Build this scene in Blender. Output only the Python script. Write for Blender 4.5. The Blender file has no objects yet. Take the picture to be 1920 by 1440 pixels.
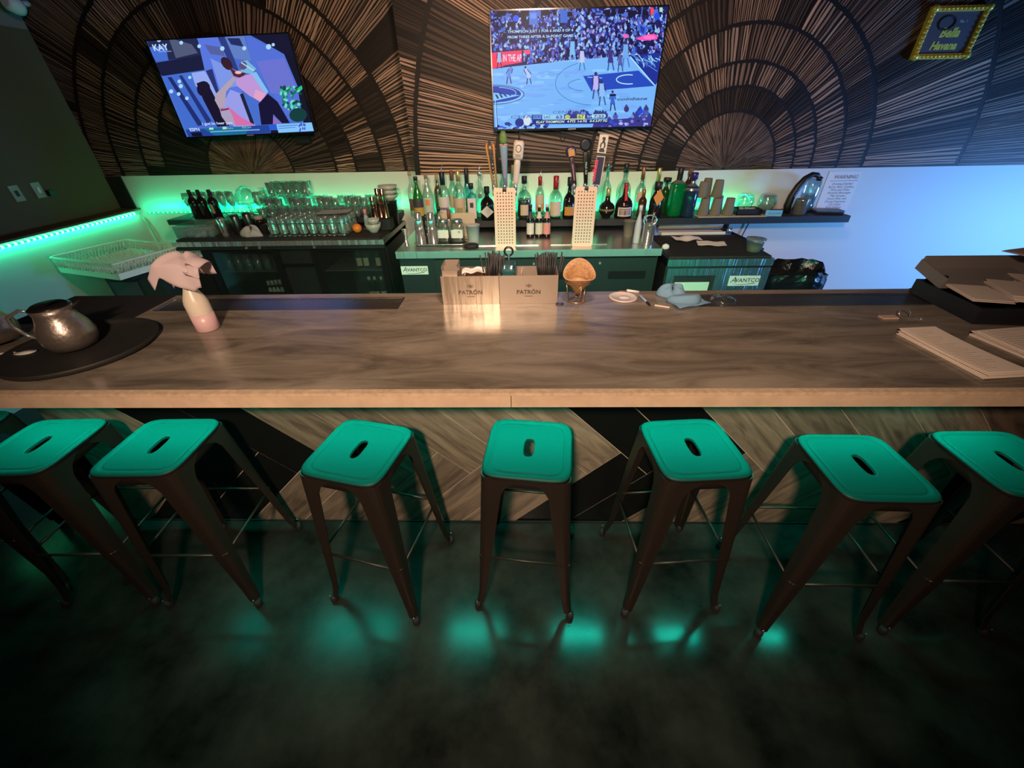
import bpy, bmesh, math, random
import numpy as np
from mathutils import Vector, Matrix
random.seed(7)
R = random.random
def U(a, b): return a + (b - a) * random.random()
S = bpy.context.scene
COL = S.collection
PI = math.pi

# ------------------------------------------------------------------ camera
cam = bpy.data.objects.new('camera', bpy.data.cameras.new('camera'))
COL.objects.link(cam)
rt = Vector((0.99965022, 0.02001423, -0.0172876))
up = Vector((0.00313228, 0.55947609, 0.82884057))
fw = Vector((-0.02626061, 0.82860481, -0.55921771))
m = Matrix((rt, up, -fw)).transposed().to_4x4()
m.translation = Vector((0, 0, 1.75))
cam.matrix_world = m
cam.data.sensor_width = 36
cam.data.lens = 36 * 745 / 1920
cam.data.clip_start = 0.02
S.camera = cam

# ------------------------------------------------------------------ world, exposure, lights
def lin(c):
    return tuple(((v / 12.92) if v <= 0.04045 else ((v + 0.055) / 1.055) ** 2.4) for v in c)
def rgb(r, g, b): return lin((r / 255, g / 255, b / 255))

W = bpy.data.worlds.new('world'); S.world = W; W.use_nodes = True
W.node_tree.nodes['Background'].inputs[0].default_value = (0.9, 0.75, 0.62, 1)
W.node_tree.nodes['Background'].inputs[1].default_value = 0.012
S.view_settings.view_transform = 'Standard'
S.view_settings.look = 'None'
S.view_settings.exposure = 0.0
S.view_settings.gamma = 1.0
S.view_settings.use_curve_mapping = False

def lamp(name, typ, loc, tgt, power, col, **k):
    l = bpy.data.lights.new(name, typ); l.energy = power; l.color = col
    for a, v in k.items(): setattr(l, a, v)
    o = bpy.data.objects.new(name, l); COL.objects.link(o); o.location = loc
    d = Vector(tgt) - Vector(loc)
    o.rotation_euler = d.to_track_quat('-Z', 'Y').to_euler()
    return o
WARM = (1.0, 0.70, 0.49)
lamp('room_spot_light', 'SPOT', (-0.25, -0.75, 2.45), (-0.1, 1.5, 1.0), 330, WARM, spot_size=math.radians(92), spot_blend=0.8, shadow_soft_size=0.09)
lamp('room_fill_spot', 'SPOT', (0.15, 0.9, 2.78), (-0.3, 3.8, 1.45), 215, (1.0, 0.68, 0.50), spot_size=math.radians(124), spot_blend=1.0, shadow_soft_size=0.15)
GREEN = (0.0, 1.0, 0.46)
TEAL = (0.0, 1.0, 0.70)
# LED strips: long thin area lights lying on the strips
def strip(name, c, length, tgt, power, col, along='X', w=0.012, spread=180):
    o = lamp(name, 'AREA', c, tgt, power, col, shape='RECTANGLE', size=length, size_y=w, spread=math.radians(spread))
    d = (Vector(tgt) - Vector(c)).normalized()
    a = Vector((1, 0, 0)) if along == 'X' else Vector((0, 1, 0))
    z = -d; x = (a - a.dot(z) * z).normalized(); y = z.cross(x)
    mm = Matrix((x, y, z)).transposed().to_4x4(); mm.translation = Vector(c)
    o.matrix_world = mm
    return o
strip('led_light_bar_front', (-0.15, 1.215, 1.012), 3.8, (-0.15, 0.86, 0.0), 14, TEAL, w=0.08, spread=100)
strip('led_light_bar_back', (0.0, 1.735, 0.995), 3.4, (0.0, 1.90, 0.0), 32, TEAL)
strip('led_light_left_wall', (-3.715, 3.1, 1.03), 1.9, (-3.64, 3.1, 0.75), 1.7, GREEN, along='Y')
strip('led_light_left_wall_graze', (-3.70, 3.1, 1.02), 1.9, (-3.75, 3.1, 1.0), 0.7, GREEN, along='Y')
strip('led_light_left_shelf', (-2.35, 4.06, 1.045), 2.35, (-2.35, 4.02, 1.40), 3.0, GREEN)
strip('led_light_left_shelf_wall', (-2.35, 4.03, 1.06), 2.7, (-2.35, 4.1, 1.10), 2.4, GREEN)
strip('led_light_right_shelf', (0.50, 3.75, 1.06), 2.8, (0.50, 3.73, 1.40), 1.6, GREEN)
strip('led_light_right_shelf_wall', (0.60, 3.72, 1.075), 2.8, (0.60, 3.79, 1.12), 3.0, GREEN)
lamp('blue_side_light', 'AREA', (6.2, 1.85, 0.65), (3.4, 3.79, 0.80), 62, (0.13, 0.37, 1.0), shape='RECTANGLE', size=0.9, size_y=0.7, spread=math.radians(90))  # blue area light off to the right, standing for an unseen source

# ------------------------------------------------------------------ materials
MATS = {}
def M(name, c, rough=0.5, metal=0.0, spec=0.5, noise=None, bump=None, emit=None, alpha=None, coat=0, stretch=None, c2=None):
    if name in MATS: return MATS[name]
    mt = bpy.data.materials.new(name); mt.use_nodes = True
    nt = mt.node_tree; b = nt.nodes['Principled BSDF']
    b.inputs['Base Color'].default_value = (*c, 1)
    b.inputs['Roughness'].default_value = rough
    b.inputs['Metallic'].default_value = metal
    b.inputs['Specular IOR Level'].default_value = spec
    if coat: b.inputs['Coat Weight'].default_value = coat; b.inputs['Coat Roughness'].default_value = 0.12
    if emit: b.inputs['Emission Color'].default_value = (*emit[0], 1); b.inputs['Emission Strength'].default_value = emit[1]
    if noise or bump:
        tc = nt.nodes.new('ShaderNodeTexCoord'); mp = nt.nodes.new('ShaderNodeMapping')
        nt.links.new(tc.outputs['Object'], mp.inputs[0])
        if stretch: mp.inputs['Scale'].default_value = stretch
    if noise:
        n = nt.nodes.new('ShaderNodeTexNoise'); n.inputs['Scale'].default_value = noise[0]; n.inputs['Detail'].default_value = 6
        n.inputs['Roughness'].default_value = 0.62
        nt.links.new(mp.outputs[0], n.inputs[0])
        r = nt.nodes.new('ShaderNodeValToRGB')
        k = noise[1]
        r.color_ramp.elements[0].position = 0.3; r.color_ramp.elements[1].position = 0.72
        d = c2 if c2 else tuple(v * (1 - k) for v in c)
        r.color_ramp.elements[0].color = (*d, 1); r.color_ramp.elements[1].color = (*c, 1)
        nt.links.new(n.outputs[0], r.inputs[0]); nt.links.new(r.outputs[0], b.inputs['Base Color'])
    if bump:
        n2 = nt.nodes.new('ShaderNodeTexNoise'); n2.inputs['Scale'].default_value = bump[0]; n2.inputs['Detail'].default_value = 4
        nt.links.new(mp.outputs[0], n2.inputs[0])
        bp = nt.nodes.new('ShaderNodeBump'); bp.inputs['Strength'].default_value = bump[1]; bp.inputs['Distance'].default_value = bump[2] if len(bump) > 2 else 0.01
        nt.links.new(n2.outputs[0], bp.inputs['Height']); nt.links.new(bp.outputs[0], b.inputs['Normal'])
    MATS[name] = mt; return mt

def glass(name, tint=(0.86, 0.93, 0.9), gloss=0.14, diff=0.05, dcol=(0.8, 0.9, 0.85)):
    if name in MATS: return MATS[name]
    mt = bpy.data.materials.new(name); mt.use_nodes = True; nt = mt.node_tree; nt.nodes.clear()
    o = nt.nodes.new('ShaderNodeOutputMaterial'); t = nt.nodes.new('ShaderNodeBsdfTransparent'); t.inputs[0].default_value = (*tint, 1)
    g = nt.nodes.new('ShaderNodeBsdfGlossy'); g.inputs['Roughness'].default_value = 0.08
    lw = nt.nodes.new('ShaderNodeLayerWeight'); lw.inputs[0].default_value = 0.45
    mu = nt.nodes.new('ShaderNodeMath'); mu.operation = 'MULTIPLY_ADD'; mu.inputs[1].default_value = 0.55; mu.inputs[2].default_value = gloss
    mx = nt.nodes.new('ShaderNodeMixShader'); nt.links.new(lw.outputs['Facing'], mu.inputs[0]); nt.links.new(mu.outputs[0], mx.inputs[0])
    d = nt.nodes.new('ShaderNodeBsdfDiffuse'); d.inputs[0].default_value = (*dcol, 1)
    tl = nt.nodes.new('ShaderNodeBsdfTranslucent'); tl.inputs[0].default_value = (*dcol, 1)
    m3 = nt.nodes.new('ShaderNodeMixShader'); m3.inputs[0].default_value = 0.6
    nt.links.new(d.outputs[0], m3.inputs[1]); nt.links.new(tl.outputs[0], m3.inputs[2])
    m2 = nt.nodes.new('ShaderNodeMixShader'); m2.inputs[0].default_value = diff
    nt.links.new(t.outputs[0], m2.inputs[1]); nt.links.new(m3.outputs[0], m2.inputs[2])
    nt.links.new(m2.outputs[0], mx.inputs[1]); nt.links.new(g.outputs[0], mx.inputs[2]); nt.links.new(mx.outputs[0], o.inputs[0])
    MATS[name] = mt; return mt

def vcol(name, emis=None, rough=0.7):
    mt = bpy.data.materials.new(name); mt.use_nodes = True; nt = mt.node_tree; b = nt.nodes['Principled BSDF']
    a = nt.nodes.new('ShaderNodeAttribute'); a.attribute_name = 'Col'
    if emis:
        b.inputs['Base Color'].default_value = (0.01, 0.01, 0.01, 1); b.inputs['Roughness'].default_value = 0.3; b.inputs['Specular IOR Level'].default_value = 0.06
        nt.links.new(a.outputs['Color'], b.inputs['Emission Color']); b.inputs['Emission Strength'].default_value = emis
    else:
        nt.links.new(a.outputs['Color'], b.inputs['Base Color']); b.inputs['Roughness'].default_value = rough
        b.inputs['Specular IOR Level'].default_value = 0.25
    return mt

STEEL = M('brushed_steel', (0.62, 0.62, 0.60), 0.28, 1.0, bump=(60, 0.12, 0.002), stretch=(0.15, 1, 6))
STEELW = M('wavy_steel', (0.80, 0.80, 0.78), 0.20, 0.85, bump=(4.0, 0.7, 0.02), stretch=(5, 1, 0.15))
CHROME = M('chrome', (0.75, 0.74, 0.72), 0.16, 0.85)
BLK = M('black_satin', (0.012, 0.012, 0.012), 0.45)
BLKM = M('black_matte', (0.010, 0.010, 0.010), 0.75)
RUB = M('black_rubber', (0.014, 0.014, 0.013), 0.7, noise=(90, 0.4))
BLKG = M('black_gloss', (0.01, 0.01, 0.011), 0.18)
WHT = M('white_plastic', (0.7, 0.7, 0.66), 0.45)
PAPER = M('cream_paper', (0.85, 0.72, 0.62), 0.8)
PAPERW = M('white_paper', (0.8, 0.78, 0.74), 0.8)
INK = M('ink', (0.05, 0.045, 0.04), 0.7)
GOLD = M('gilt', (1.0, 0.66, 0.10), 0.35, 0.35, bump=(70, 0.3, 0.01))
GL = glass('clear_glass')
GLD = glass('drinking_glass', (0.92, 0.97, 0.95), 0.20, 0.22, (0.75, 0.95, 0.85))
GLG = glass('green_glass', (0.12, 0.62, 0.16), 0.12, 0.25, (0.05, 0.6, 0.12))
GLB = glass('blue_glass', (0.35, 0.8, 0.85), 0.14, 0.15, (0.2, 0.6, 0.65))
GLA = glass('amber_glass', (0.5, 0.25, 0.07), 0.14, 0.2, (0.4, 0.2, 0.05))
DKG = M('dark_bottle_glass', (0.012, 0.010, 0.010), 0.12)
DKB = M('dark_blue_glass', (0.01, 0.035, 0.06), 0.12)
DKGR = M('dark_green_glass', (0.01, 0.05, 0.015), 0.12)
WHISK = M('whisky', (0.05, 0.02, 0.012), 0.15)

# ------------------------------------------------------------------ mesh builders
class MB:
    def __init__(s): s.v = []; s.f = []; s.sm = []; s.c = []
    def quad(s, pts, smooth=False, c=None):
        n = len(s.v); s.v += [tuple(p) for p in pts]; s.f.append(tuple(range(n, n + len(pts)))); s.sm.append(smooth); s.c.append(c)
        return s
    def box(s, a, b, rot=None, c=None):
        x0, y0, z0 = a; x1, y1, z1 = b
        P = [Vector(p) for p in ((x0,y0,z0),(x1,y0,z0),(x1,y1,z0),(x0,y1,z0),(x0,y0,z1),(x1,y0,z1),(x1,y1,z1),(x0,y1,z1))]
        if rot is not None: P = [rot @ p for p in P]
        n = len(s.v); s.v += [tuple(p) for p in P]
        for f in ((0,3,2,1),(4,5,6,7),(0,1,5,4),(1,2,6,5),(2,3,7,6),(3,0,4,7)):
            s.f.append(tuple(n + i for i in f)); s.sm.append(False); s.c.append(c)
        return s
    def rings(s, rings, smooth=True, close=True, cap0=False, cap1=False, c=None):
        n = len(s.v); k = len(rings[0])
        for r in rings: s.v += [tuple(p) for p in r]
        for i in range(len(rings) - 1):
            for j in range(k if close else k - 1):
                a = n + i*k + j; b = n + i*k + (j+1) % k
                s.f.append((a, b, b + k, a + k)); s.sm.append(smooth); s.c.append(c)
        if cap0: s.f.append(tuple(n + j for j in reversed(range(k)))); s.sm.append(False); s.c.append(c)
        if cap1: s.f.append(tuple(n + (len(rings)-1)*k + j for j in range(k))); s.sm.append(False); s.c.append(c)
        return s
    def lathe(s, prof, seg=20, o=(0,0,0), cap=True, sx=1, sy=1, mat=None, a0=0, a1=2*PI, pw=2.0):
        rs = []
        full = abs(a1 - a0 - 2*PI) < 1e-6
        cnt = seg if full else seg + 1
        for r, z in prof:
            ring = []
            for j in range(cnt):
                a = a0 + (a1 - a0) * j / seg
                q = 1.0
                if pw != 2.0: q = 1 / (abs(math.cos(a))**pw + abs(math.sin(a))**pw) ** (1/pw)
                p = Vector((o[0] + r*sx*q*math.cos(a), o[1] + r*sy*q*math.sin(a), o[2] + z))
                if mat is not None: p = mat @ p
                ring.append(p)
            rs.append(ring)
        s.rings(rs, close=full, cap0=cap and prof[0][0] > 0 and full, cap1=cap and prof[-1][0] > 0 and full)
        return s
    def tube(s, pts, r, seg=8, closed=False, c=None):
        pts = [Vector(p) for p in pts]; rs = []; n = len(pts)
        rr = r if isinstance(r, (list, tuple)) else [r]*n
        t0 = (pts[1]-pts[0]).normalized(); u = t0.orthogonal().normalized()
        for i in range(n):
            if closed: t = (pts[(i+1) % n] - pts[i-1]).normalized()
            else: t = (pts[min(i+1, n-1)] - pts[max(i-1, 0)]).normalized()
            u = (u - u.dot(t)*t).normalized(); w = t.cross(u)
            rs.append([pts[i] + rr[i]*(math.cos(2*PI*j/seg)*u + math.sin(2*PI*j/seg)*w) for j in range(seg)])
        if closed: rs.append(rs[0])
        return s.rings(rs, cap0=not closed, cap1=not closed, c=c)
    def prism(s, poly, z0, z1, mat=None, c=None):
        n = len(s.v); k = len(poly)
        P = [Vector((x, y, z0)) for x, y in poly] + [Vector((x, y, z1)) for x, y in poly]
        if mat is not None: P = [mat @ p for p in P]
        s.v += [tuple(p) for p in P]
        s.f.append(tuple(n + j for j in reversed(range(k)))); s.f.append(tuple(n + k + j for j in range(k)))
        for j in range(k): s.f.append((n+j, n+(j+1) % k, n+k+(j+1) % k, n+k+j))
        s.sm += [False]*(k+2); s.c += [c]*(k+2)
        return s
    def mesh(s, name, mat):
        me = bpy.data.meshes.new(name); me.from_pydata(s.v, [], s.f)
        me.polygons.foreach_set('use_smooth', s.sm)
        if any(c is not None for c in s.c):
            at = me.color_attributes.new('Col', 'FLOAT_COLOR', 'CORNER')
            buf = []
            for f, c in zip(s.f, s.c): buf += ([*(c or (0.5,)*3), 1.0]) * len(f)
            at.data.foreach_set('color', buf)
        me.materials.append(mat); me.update()
        return me
    def obj(s, name, mat, parent=None, **k):
        o = bpy.data.objects.new(name, s.mesh(name, mat)); COL.objects.link(o)
        if parent: o.parent = parent
        for a, v in k.items(): o[a] = v
        return o

def thing(name, label, cat, loc=(0,0,0), rz=0, group=None):
    o = bpy.data.objects.new(name, None); COL.objects.link(o); o.location = loc; o.rotation_euler = (0, 0, rz)
    o.empty_display_size = 0.05
    o['label'] = label; o['category'] = cat
    if group: o['group'] = group
    return o
def tag(o, label, cat, group=None):
    o['label'] = label; o['category'] = cat
    if group: o['group'] = group
    return o
def struct(mb, name, mat, parent=None):
    o = mb.obj(name, mat, parent)
    if not parent: o['kind'] = 'structure'
    return o
def at(o, loc, rz=0): o.location = loc; o.rotation_euler = (0, 0, rz); return o
def dup(root, loc, rz=0, label=None, group=None):
    r = root.copy(); COL.objects.link(r); r.location = loc; r.rotation_euler = (0, 0, rz)
    if label: r['label'] = label
    if group: r['group'] = group
    for ch in list(root.children):
        c = ch.copy(); COL.objects.link(c); c.parent = r
        for g in list(ch.children):
            d = g.copy(); COL.objects.link(d); d.parent = c
    return r
def text_mesh(txt, size, mat, name='lettering', align='CENTER', shear=0, bold=0, sx=1, space=1):
    cu = bpy.data.curves.new('t', 'FONT'); cu.body = txt; cu.size = size; cu.align_x = align; cu.shear = shear
    cu.offset = bold; cu.space_line = space; cu.resolution_u = 2
    o = bpy.data.objects.new('t', cu); COL.objects.link(o)
    dg = bpy.context.evaluated_depsgraph_get()
    me = bpy.data.meshes.new_from_object(o.evaluated_get(dg)); me.name = name
    bpy.data.objects.remove(o)
    me.transform(Matrix.Diagonal((sx, 1, 1, 1)))
    me.materials.clear(); me.materials.append(mat)
    return me
FRONT = Matrix.Rotation(PI/2, 4, 'X')     # text in XY plane -> stands in XZ facing -Y
def text(txt, size, mat, parent, loc, rot=None, name='lettering', **k):
    me = text_mesh(txt, size, mat, name, **k)
    me.transform(rot if rot is not None else FRONT)
    o = bpy.data.objects.new(name, me); COL.objects.link(o); o.location = loc
    if parent: o.parent = parent
    return o
def rrect(w, h, r, n=4):
    p = []
    for cx, cy, a in ((w/2-r, h/2-r, 0), (-w/2+r, h/2-r, PI/2), (-w/2+r, -h/2+r, PI), (w/2-r, -h/2+r, 3*PI/2)):
        for i in range(n+1):
            t = a + PI/2*i/n; p.append((cx + r*math.cos(t), cy + r*math.sin(t)))
    return p

# ================================================================== SETTING
YR, YL, ZW = 3.79, 4.10, 1.345          # right / left back wall planes, mural bottom
XJ = -0.905                              # jog between them
floor_mat = M('dark_concrete', (0.034, 0.035, 0.031), 0.12, spec=0.24, noise=(3.4, 0.9), bump=(3.0, 0.08, 0.01))
# roughen floor with blotches
nt = floor_mat.node_tree; b = nt.nodes['Principled BSDF']
n = nt.nodes.new('ShaderNodeTexNoise'); n.inputs['Scale'].default_value = 5; n.inputs['Detail'].default_value = 8
r = nt.nodes.new('ShaderNodeMapRange'); r.inputs[1].default_value = 0.35; r.inputs[2].default_value = 0.7; r.inputs[3].default_value = 0.09; r.inputs[4].default_value = 0.28
nt.links.new(n.outputs[0], r.inputs[0]); nt.links.new(r.outputs[0], b.inputs['Roughness'])
struct(MB().box((-6, -3, -0.05), (6, 4.3, 0)), 'floor', floor_mat)
struct(MB().box((-6, -3, 2.9), (6, 4.3, 2.95)), 'ceiling', M('dark_ceiling', (0.03, 0.028, 0.025), 0.8))
wall_w = M('white_wall_paint', (0.66, 0.66, 0.60), 0.55, bump=(25, 0.06, 0.005))
DARKW = M('dark_brown_wall_paint', (0.13, 0.082, 0.05), 0.7, spec=0.2)
wb = struct(MB().box((XJ, YR, 0), (6, YR+0.1, 2.9)), 'wall_back', wall_w)
wb2 = struct(MB().box((-4.0, YL, 0), (XJ, YL+0.1, 2.9)).box((XJ-0.02, YR+0.1, 0), (XJ, YL, 2.9)), 'wall_back.001', wall_w)
wl = struct(MB().box((-4.0, -3, 0), (-3.90, YL, 2.38)), 'wall_left', DARKW)
MB().box((-3.90, 1.0, 0), (-3.74, YL, 1.055)).obj('white_dado', wall_w, wl)
MB().box((-3.90, 1.0, 1.055), (-3.72, YL, 1.07)).obj('dado_ledge', DARKW, wl)
MB().box((-3.90, YL-0.015, 1.07), (-3.752, YL-0.002, ZW)).obj('corner_panel', BLKM, wl)
struct(MB().box((-4.0, -3, 2.38), (-3.90, YL, 2.9)), 'trim_1', M('soffit_paint', (0.22, 0.17, 0.15), 0.7))
struct(MB().box((-6, -3.05, 0), (6, -3, 2.9)), 'wall_front', DARKW)
# conduit in the left corner
tag(MB().tube([(-3.72, 4.07, 1.0), (-3.69, 4.07, 0.9), (-3.66, 4.07, 0.6), (-3.62, 4.07, 0.0)], 0.008).obj('cable', M('beige_cable', (0.4, 0.36, 0.28), 0.5)), 'beige cable running down the back corner beside the green light strip', 'cable')

# ---- mural wallpaper: flat print of stacked split logs laid in fans
def clip(poly, x0, x1, z0, z1):
    def cut(P, f, g):
        o = []
        for i in range(len(P)):
            a, b = P[i-1], P[i]; fa, fb = f(a), f(b)
            if (fa >= 0) != (fb >= 0):
                t = fa / (fa - fb); o.append((a[0] + t*(b[0]-a[0]), a[1] + t*(b[1]-a[1])))
            if fb >= 0: o.append(b)
        return o
    for f in (lambda p: p[0]-x0, lambda p: x1-p[0], lambda p: p[1]-z0, lambda p: z1-p[1]):
        poly = cut(poly, f, None)
        if len(poly) < 3: return None
    return poly
def mural(cx, cz, radii, x0, x1, y, parent, seed):
    random.seed(seed)
    mb = MB()
    mb.quad([(x0, y-0.002, ZW), (x1, y-0.002, ZW), (x1, y-0.002, 2.9), (x0, y-0.002, 2.9)], c=(0.012, 0.008, 0.006))
    for i in range(len(radii)-1):
        r0, r1 = radii[i], radii[i+1]
        gap = 0.010 + 0.010*min(r1, 2.2)
        a = -0.05
        r0g = r0 + gap*0.5 if i else 0.012; r1g = r1 - gap*0.5
        rm = (r0 + r1)/2 if i else r1*0.6
        seg_left = 0; tone = 1; wscale = 1
        while a < PI + 0.05:
            if seg_left <= 0:
                seg_left = U(0.08, 0.42)/max(rm, 0.35); k = R()
                tone = U(0.55, 1.1) if (k < 0.62 or i == 0) else (U(0.06, 0.30) if k < 0.86 else U(1.15, 1.6))
                wscale = random.choice((0.65, 0.8, 1.0, 1.0, 1.4)) if i else 0.8
                hue = U(-1, 1)
            w = U(0.014, 0.030)*wscale/max(rm, 0.2)
            if i == 0: w = U(0.012, 0.028)
            if i >= len(radii)-3 and r1 > 1.5: w *= 0.9
            da = w*U(0.40, 0.74)
            v = tone*U(0.5, 1.15)
            if R() < 0.10: v *= 0.25
            base = (0.29 + 0.025*hue, 0.175, 0.120 - 0.012*hue)
            c = tuple(v*q for q in base)
            ns = 5 if r1-r0 > 0.3 else 3
            L = []; Rr = []
            e0 = U(-0.002, 0.005); e1 = U(-0.005, 0.002)
            for s_ in range(ns+1):
                rr = (r0g+e0) + (r1g + e1 - r0g - e0)*s_/ns
                j = U(-1, 1)*0.0028/max(rr, 0.15)
                tap = 0.5 if s_ in (0, ns) else 1
                L.append((rr, a + j + (1-tap)*da*0.15)); Rr.append((rr, a + da + j + U(-1, 1)*0.0018/max(rr, 0.15) - (1-tap)*da*0.15))
            P = [(cx - q*math.cos(t), cz + q*math.sin(t)) for q, t in L + Rr[::-1]]
            # order left-to-right faces the camera
            P = clip(P, x0, x1, ZW, 2.9)
            if P: mb.quad([(px, y-0.004, pz) for px, pz in P], c=c)
            # highlight thread
            if R() < 0.6 and i:
                m0 = a + da*0.2; m1 = a + da*0.5
                P = clip([(cx - q*math.cos(t), cz + q*math.sin(t)) for q, t in ((r0g+0.02, m0), (r1g-0.02, m0), (r1g-0.02, m1), (r0g+0.02, m1))], x0, x1, ZW, 2.9)
                if P: mb.quad([(px, y-0.005, pz) for px, pz in P], c=tuple(min(1, q*1.45) for q in c))
            a += w; seg_left -= w
    return mb
MUR = vcol('log_mural_print', rough=0.5)
mural(1.679, 1.35, [0, .40, .555, .705, .917, 1.118, 1.885, 2.555, 3.2, 4.0, 4.9], XJ, 6.0, YR, wb, 3).obj('mural_wallpaper', MUR, wb)
mural(-2.49, 1.35, [0, .39, .79, .975, 1.225, 1.43, 2.0, 2.6], -3.90, XJ, YL, wb2, 5).obj('mural_wallpaper', MUR, wb2)
random.seed(11)

# ---- wall switches, camera
for i, (y0, y1, lb) in enumerate(((3.25, 3.32, 'small grey switch plate on the dark left wall, nearer the frame edge'), (3.42, 3.48, 'small white switch plate on the dark left wall, beside a black sensor'))):
    t = thing('switch_plate', lb, 'switch', (-3.90, (y0+y1)/2, 1.32))
    MB().box((0, -0.035, -0.055), (0.008, 0.035, 0.055)).obj('plate', M('ivory_plate', (0.35, 0.31, 0.25), 0.5), t)
    MB().box((0.008, -0.01, -0.02), (0.014, 0.01, 0.02)).obj('toggle', WHT if i else BLK, t)
tag(MB().box((-3.90, 3.50, 1.27), (-3.87, 3.55, 1.31)).obj('wall_sensor', BLK), 'small black square sensor on the dark left wall', 'sensor')
t = thing('security_camera', 'white dome security camera at the top left corner of the wall', 'camera', (-3.78, 3.95, 2.50))
MB().lathe([(0.05, -0.05), (0.055, -0.02), (0.05, 0.03), (0.03, 0.05)], mat=Matrix.Rotation(PI/2.3, 4, 'X')).obj('housing', WHT, t)
MB().lathe([(0.036, -0.075), (0.045, -0.05)], mat=Matrix.Rotation(PI/2.3, 4, 'X')).obj('lens', BLK, t)
MB().tube([(0, 0.02, 0), (0.0, 0.13, 0.03)], 0.02).obj('bracket', WHT, t)

# ---- LED strips (glowing dots on a tape)
LEDG = M('green_led', (0, 0.3, 0.1), emit=((0.06, 1.0, 0.38), 14))
LEDT = M('teal_led', (0, 0.3, 0.2), emit=((0.0, 1.0, 0.70), 3))
TAPE = M('led_tape', (0.02, 0.35, 0.18), 0.5, emit=((0.0, 1.0, 0.35), 0.6))
def led(label, p0, p1, step, size, m=LEDG, group=None, tm=TAPE):
    p0 = Vector(p0); p1 = Vector(p1); d = (p1-p0); L = d.length; d.normalize()
    t = thing('light_strip', label, 'light strip', p0, 0)
    s = size
    q = d*L
    MB().box((min(0, q.x)-0.003, min(0, q.y)-0.003, -0.006), (max(0, q.x)+0.003, max(0, q.y)+0.003, 0.006)).obj('tape', tm, t)
    mb = MB(); k = int(L/step)
    for i in range(k):
        c = d*(i+0.5)*step
        mb.lathe([(s*0.6, -s*0.8), (s, 0), (s*0.6, s*0.8)], seg=6, o=(c.x, c.y, c.z))
    mb.obj('diode', m, t, kind='stuff')
led('green glowing light strip of bright dots along the left wall', (-3.728, 1.6, 1.032), (-3.728, 4.07, 1.032), 0.045, 0.012)
led('green light strip on the wall behind the wine bottles and glasses', (-3.66, 4.085, 1.028), (-1.2, 4.085, 1.028), 0.045, 0.006)
led('green light strip on the wall behind the row of liquor bottles', (-0.85, 3.775, 1.05), (2.0, 3.775, 1.05), 0.045, 0.006)
led('teal light strip under the front overhang of the bar', (-2.1, 1.225, 1.022), (2.7, 1.225, 1.022), 0.034, 0.007, LEDT, tm=M('teal_tape', (0.02, 0.3, 0.2), 0.5, emit=((0, 1, 0.6), 0.5)))

led('teal light strip under the rear overhang of the bar, facing the coolers', (-1.7, 1.738, 1.012), (1.75, 1.738, 1.012), 0.05, 0.005, LEDT, tm=MATS['teal_tape'] if 'teal_tape' in MATS else TAPE)

# ================================================================== BAR
def wood_plank_mat(name, base, base2, along):
    mt = bpy.data.materials.new(name); mt.use_nodes = True; nt = mt.node_tree; b = nt.nodes['Principled BSDF']
    tc = nt.nodes.new('ShaderNodeTexCoord'); oi = nt.nodes.new('ShaderNodeObjectInfo')
    mp = nt.nodes.new('ShaderNodeMapping'); mp.inputs['Scale'].default_value = along
    va = nt.nodes.new('ShaderNodeVectorMath'); va.operation = 'MULTIPLY_ADD'; va.inputs[1].default_value = (7, 3, 5)
    nt.links.new(tc.outputs['Object'], mp.inputs[0])
    cb = nt.nodes.new('ShaderNodeCombineXYZ')
    for k in range(3): nt.links.new(oi.outputs['Random'], cb.inputs[k])
    nt.links.new(cb.outputs[0], va.inputs[0]); nt.links.new(mp.outputs[0], va.inputs[2])
    n = nt.nodes.new('ShaderNodeTexNoise'); n.inputs['Scale'].default_value = 3.0; n.inputs['Detail'].default_value = 8; n.inputs['Roughness'].default_value = 0.65; n.inputs['Distortion'].default_value = 0.8
    nt.links.new(va.outputs[0], n.inputs[0])
    r = nt.nodes.new('ShaderNodeValToRGB'); r.color_ramp.elements[0].position = 0.32; r.color_ramp.elements[1].position = 0.68
    r.color_ramp.elements[0].color = (*base2, 1); r.color_ramp.elements[1].color = (*base, 1)
    nt.links.new(n.outputs[0], r.inputs[0])
    hs = nt.nodes.new('ShaderNodeHueSaturation'); mr = nt.nodes.new('ShaderNodeMapRange'); mr.inputs[3].default_value = 0.75; mr.inputs[4].default_value = 1.2
    nt.links.new(oi.outputs['Random'], mr.inputs[0]); nt.links.new(mr.outputs[0], hs.inputs['Value']); nt.links.new(r.outputs[0], hs.inputs['Color'])
    nt.links.new(hs.outputs[0], b.inputs['Base Color'])
    b.inputs['Roughness'].default_value = 0.35
    bp = nt.nodes.new('ShaderNodeBump'); bp.inputs['Strength'].default_value = 0.15; bp.inputs['Distance'].default_value = 0.004
    nt.links.new(n.outputs[0], bp.inputs['Height']); nt.links.new(bp.outputs[0], b.inputs['Normal'])
    return mt
BX0, BX1, BY0, BY1, BZ = -2.14, 3.1, 0.968, 1.77, 1.07
bar = thing('bar_counter', 'long bar counter with grey brown wood top and herringbone plank front', 'bar', (0, 0, 0))
TOP = wood_plank_mat('bar_top_laminate', (0.37, 0.315, 0.25), (0.125, 0.102, 0.08), (0.8, 3.4, 1))
TOP.node_tree.nodes['Principled BSDF'].inputs['Roughness'].default_value = 0.2
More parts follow.
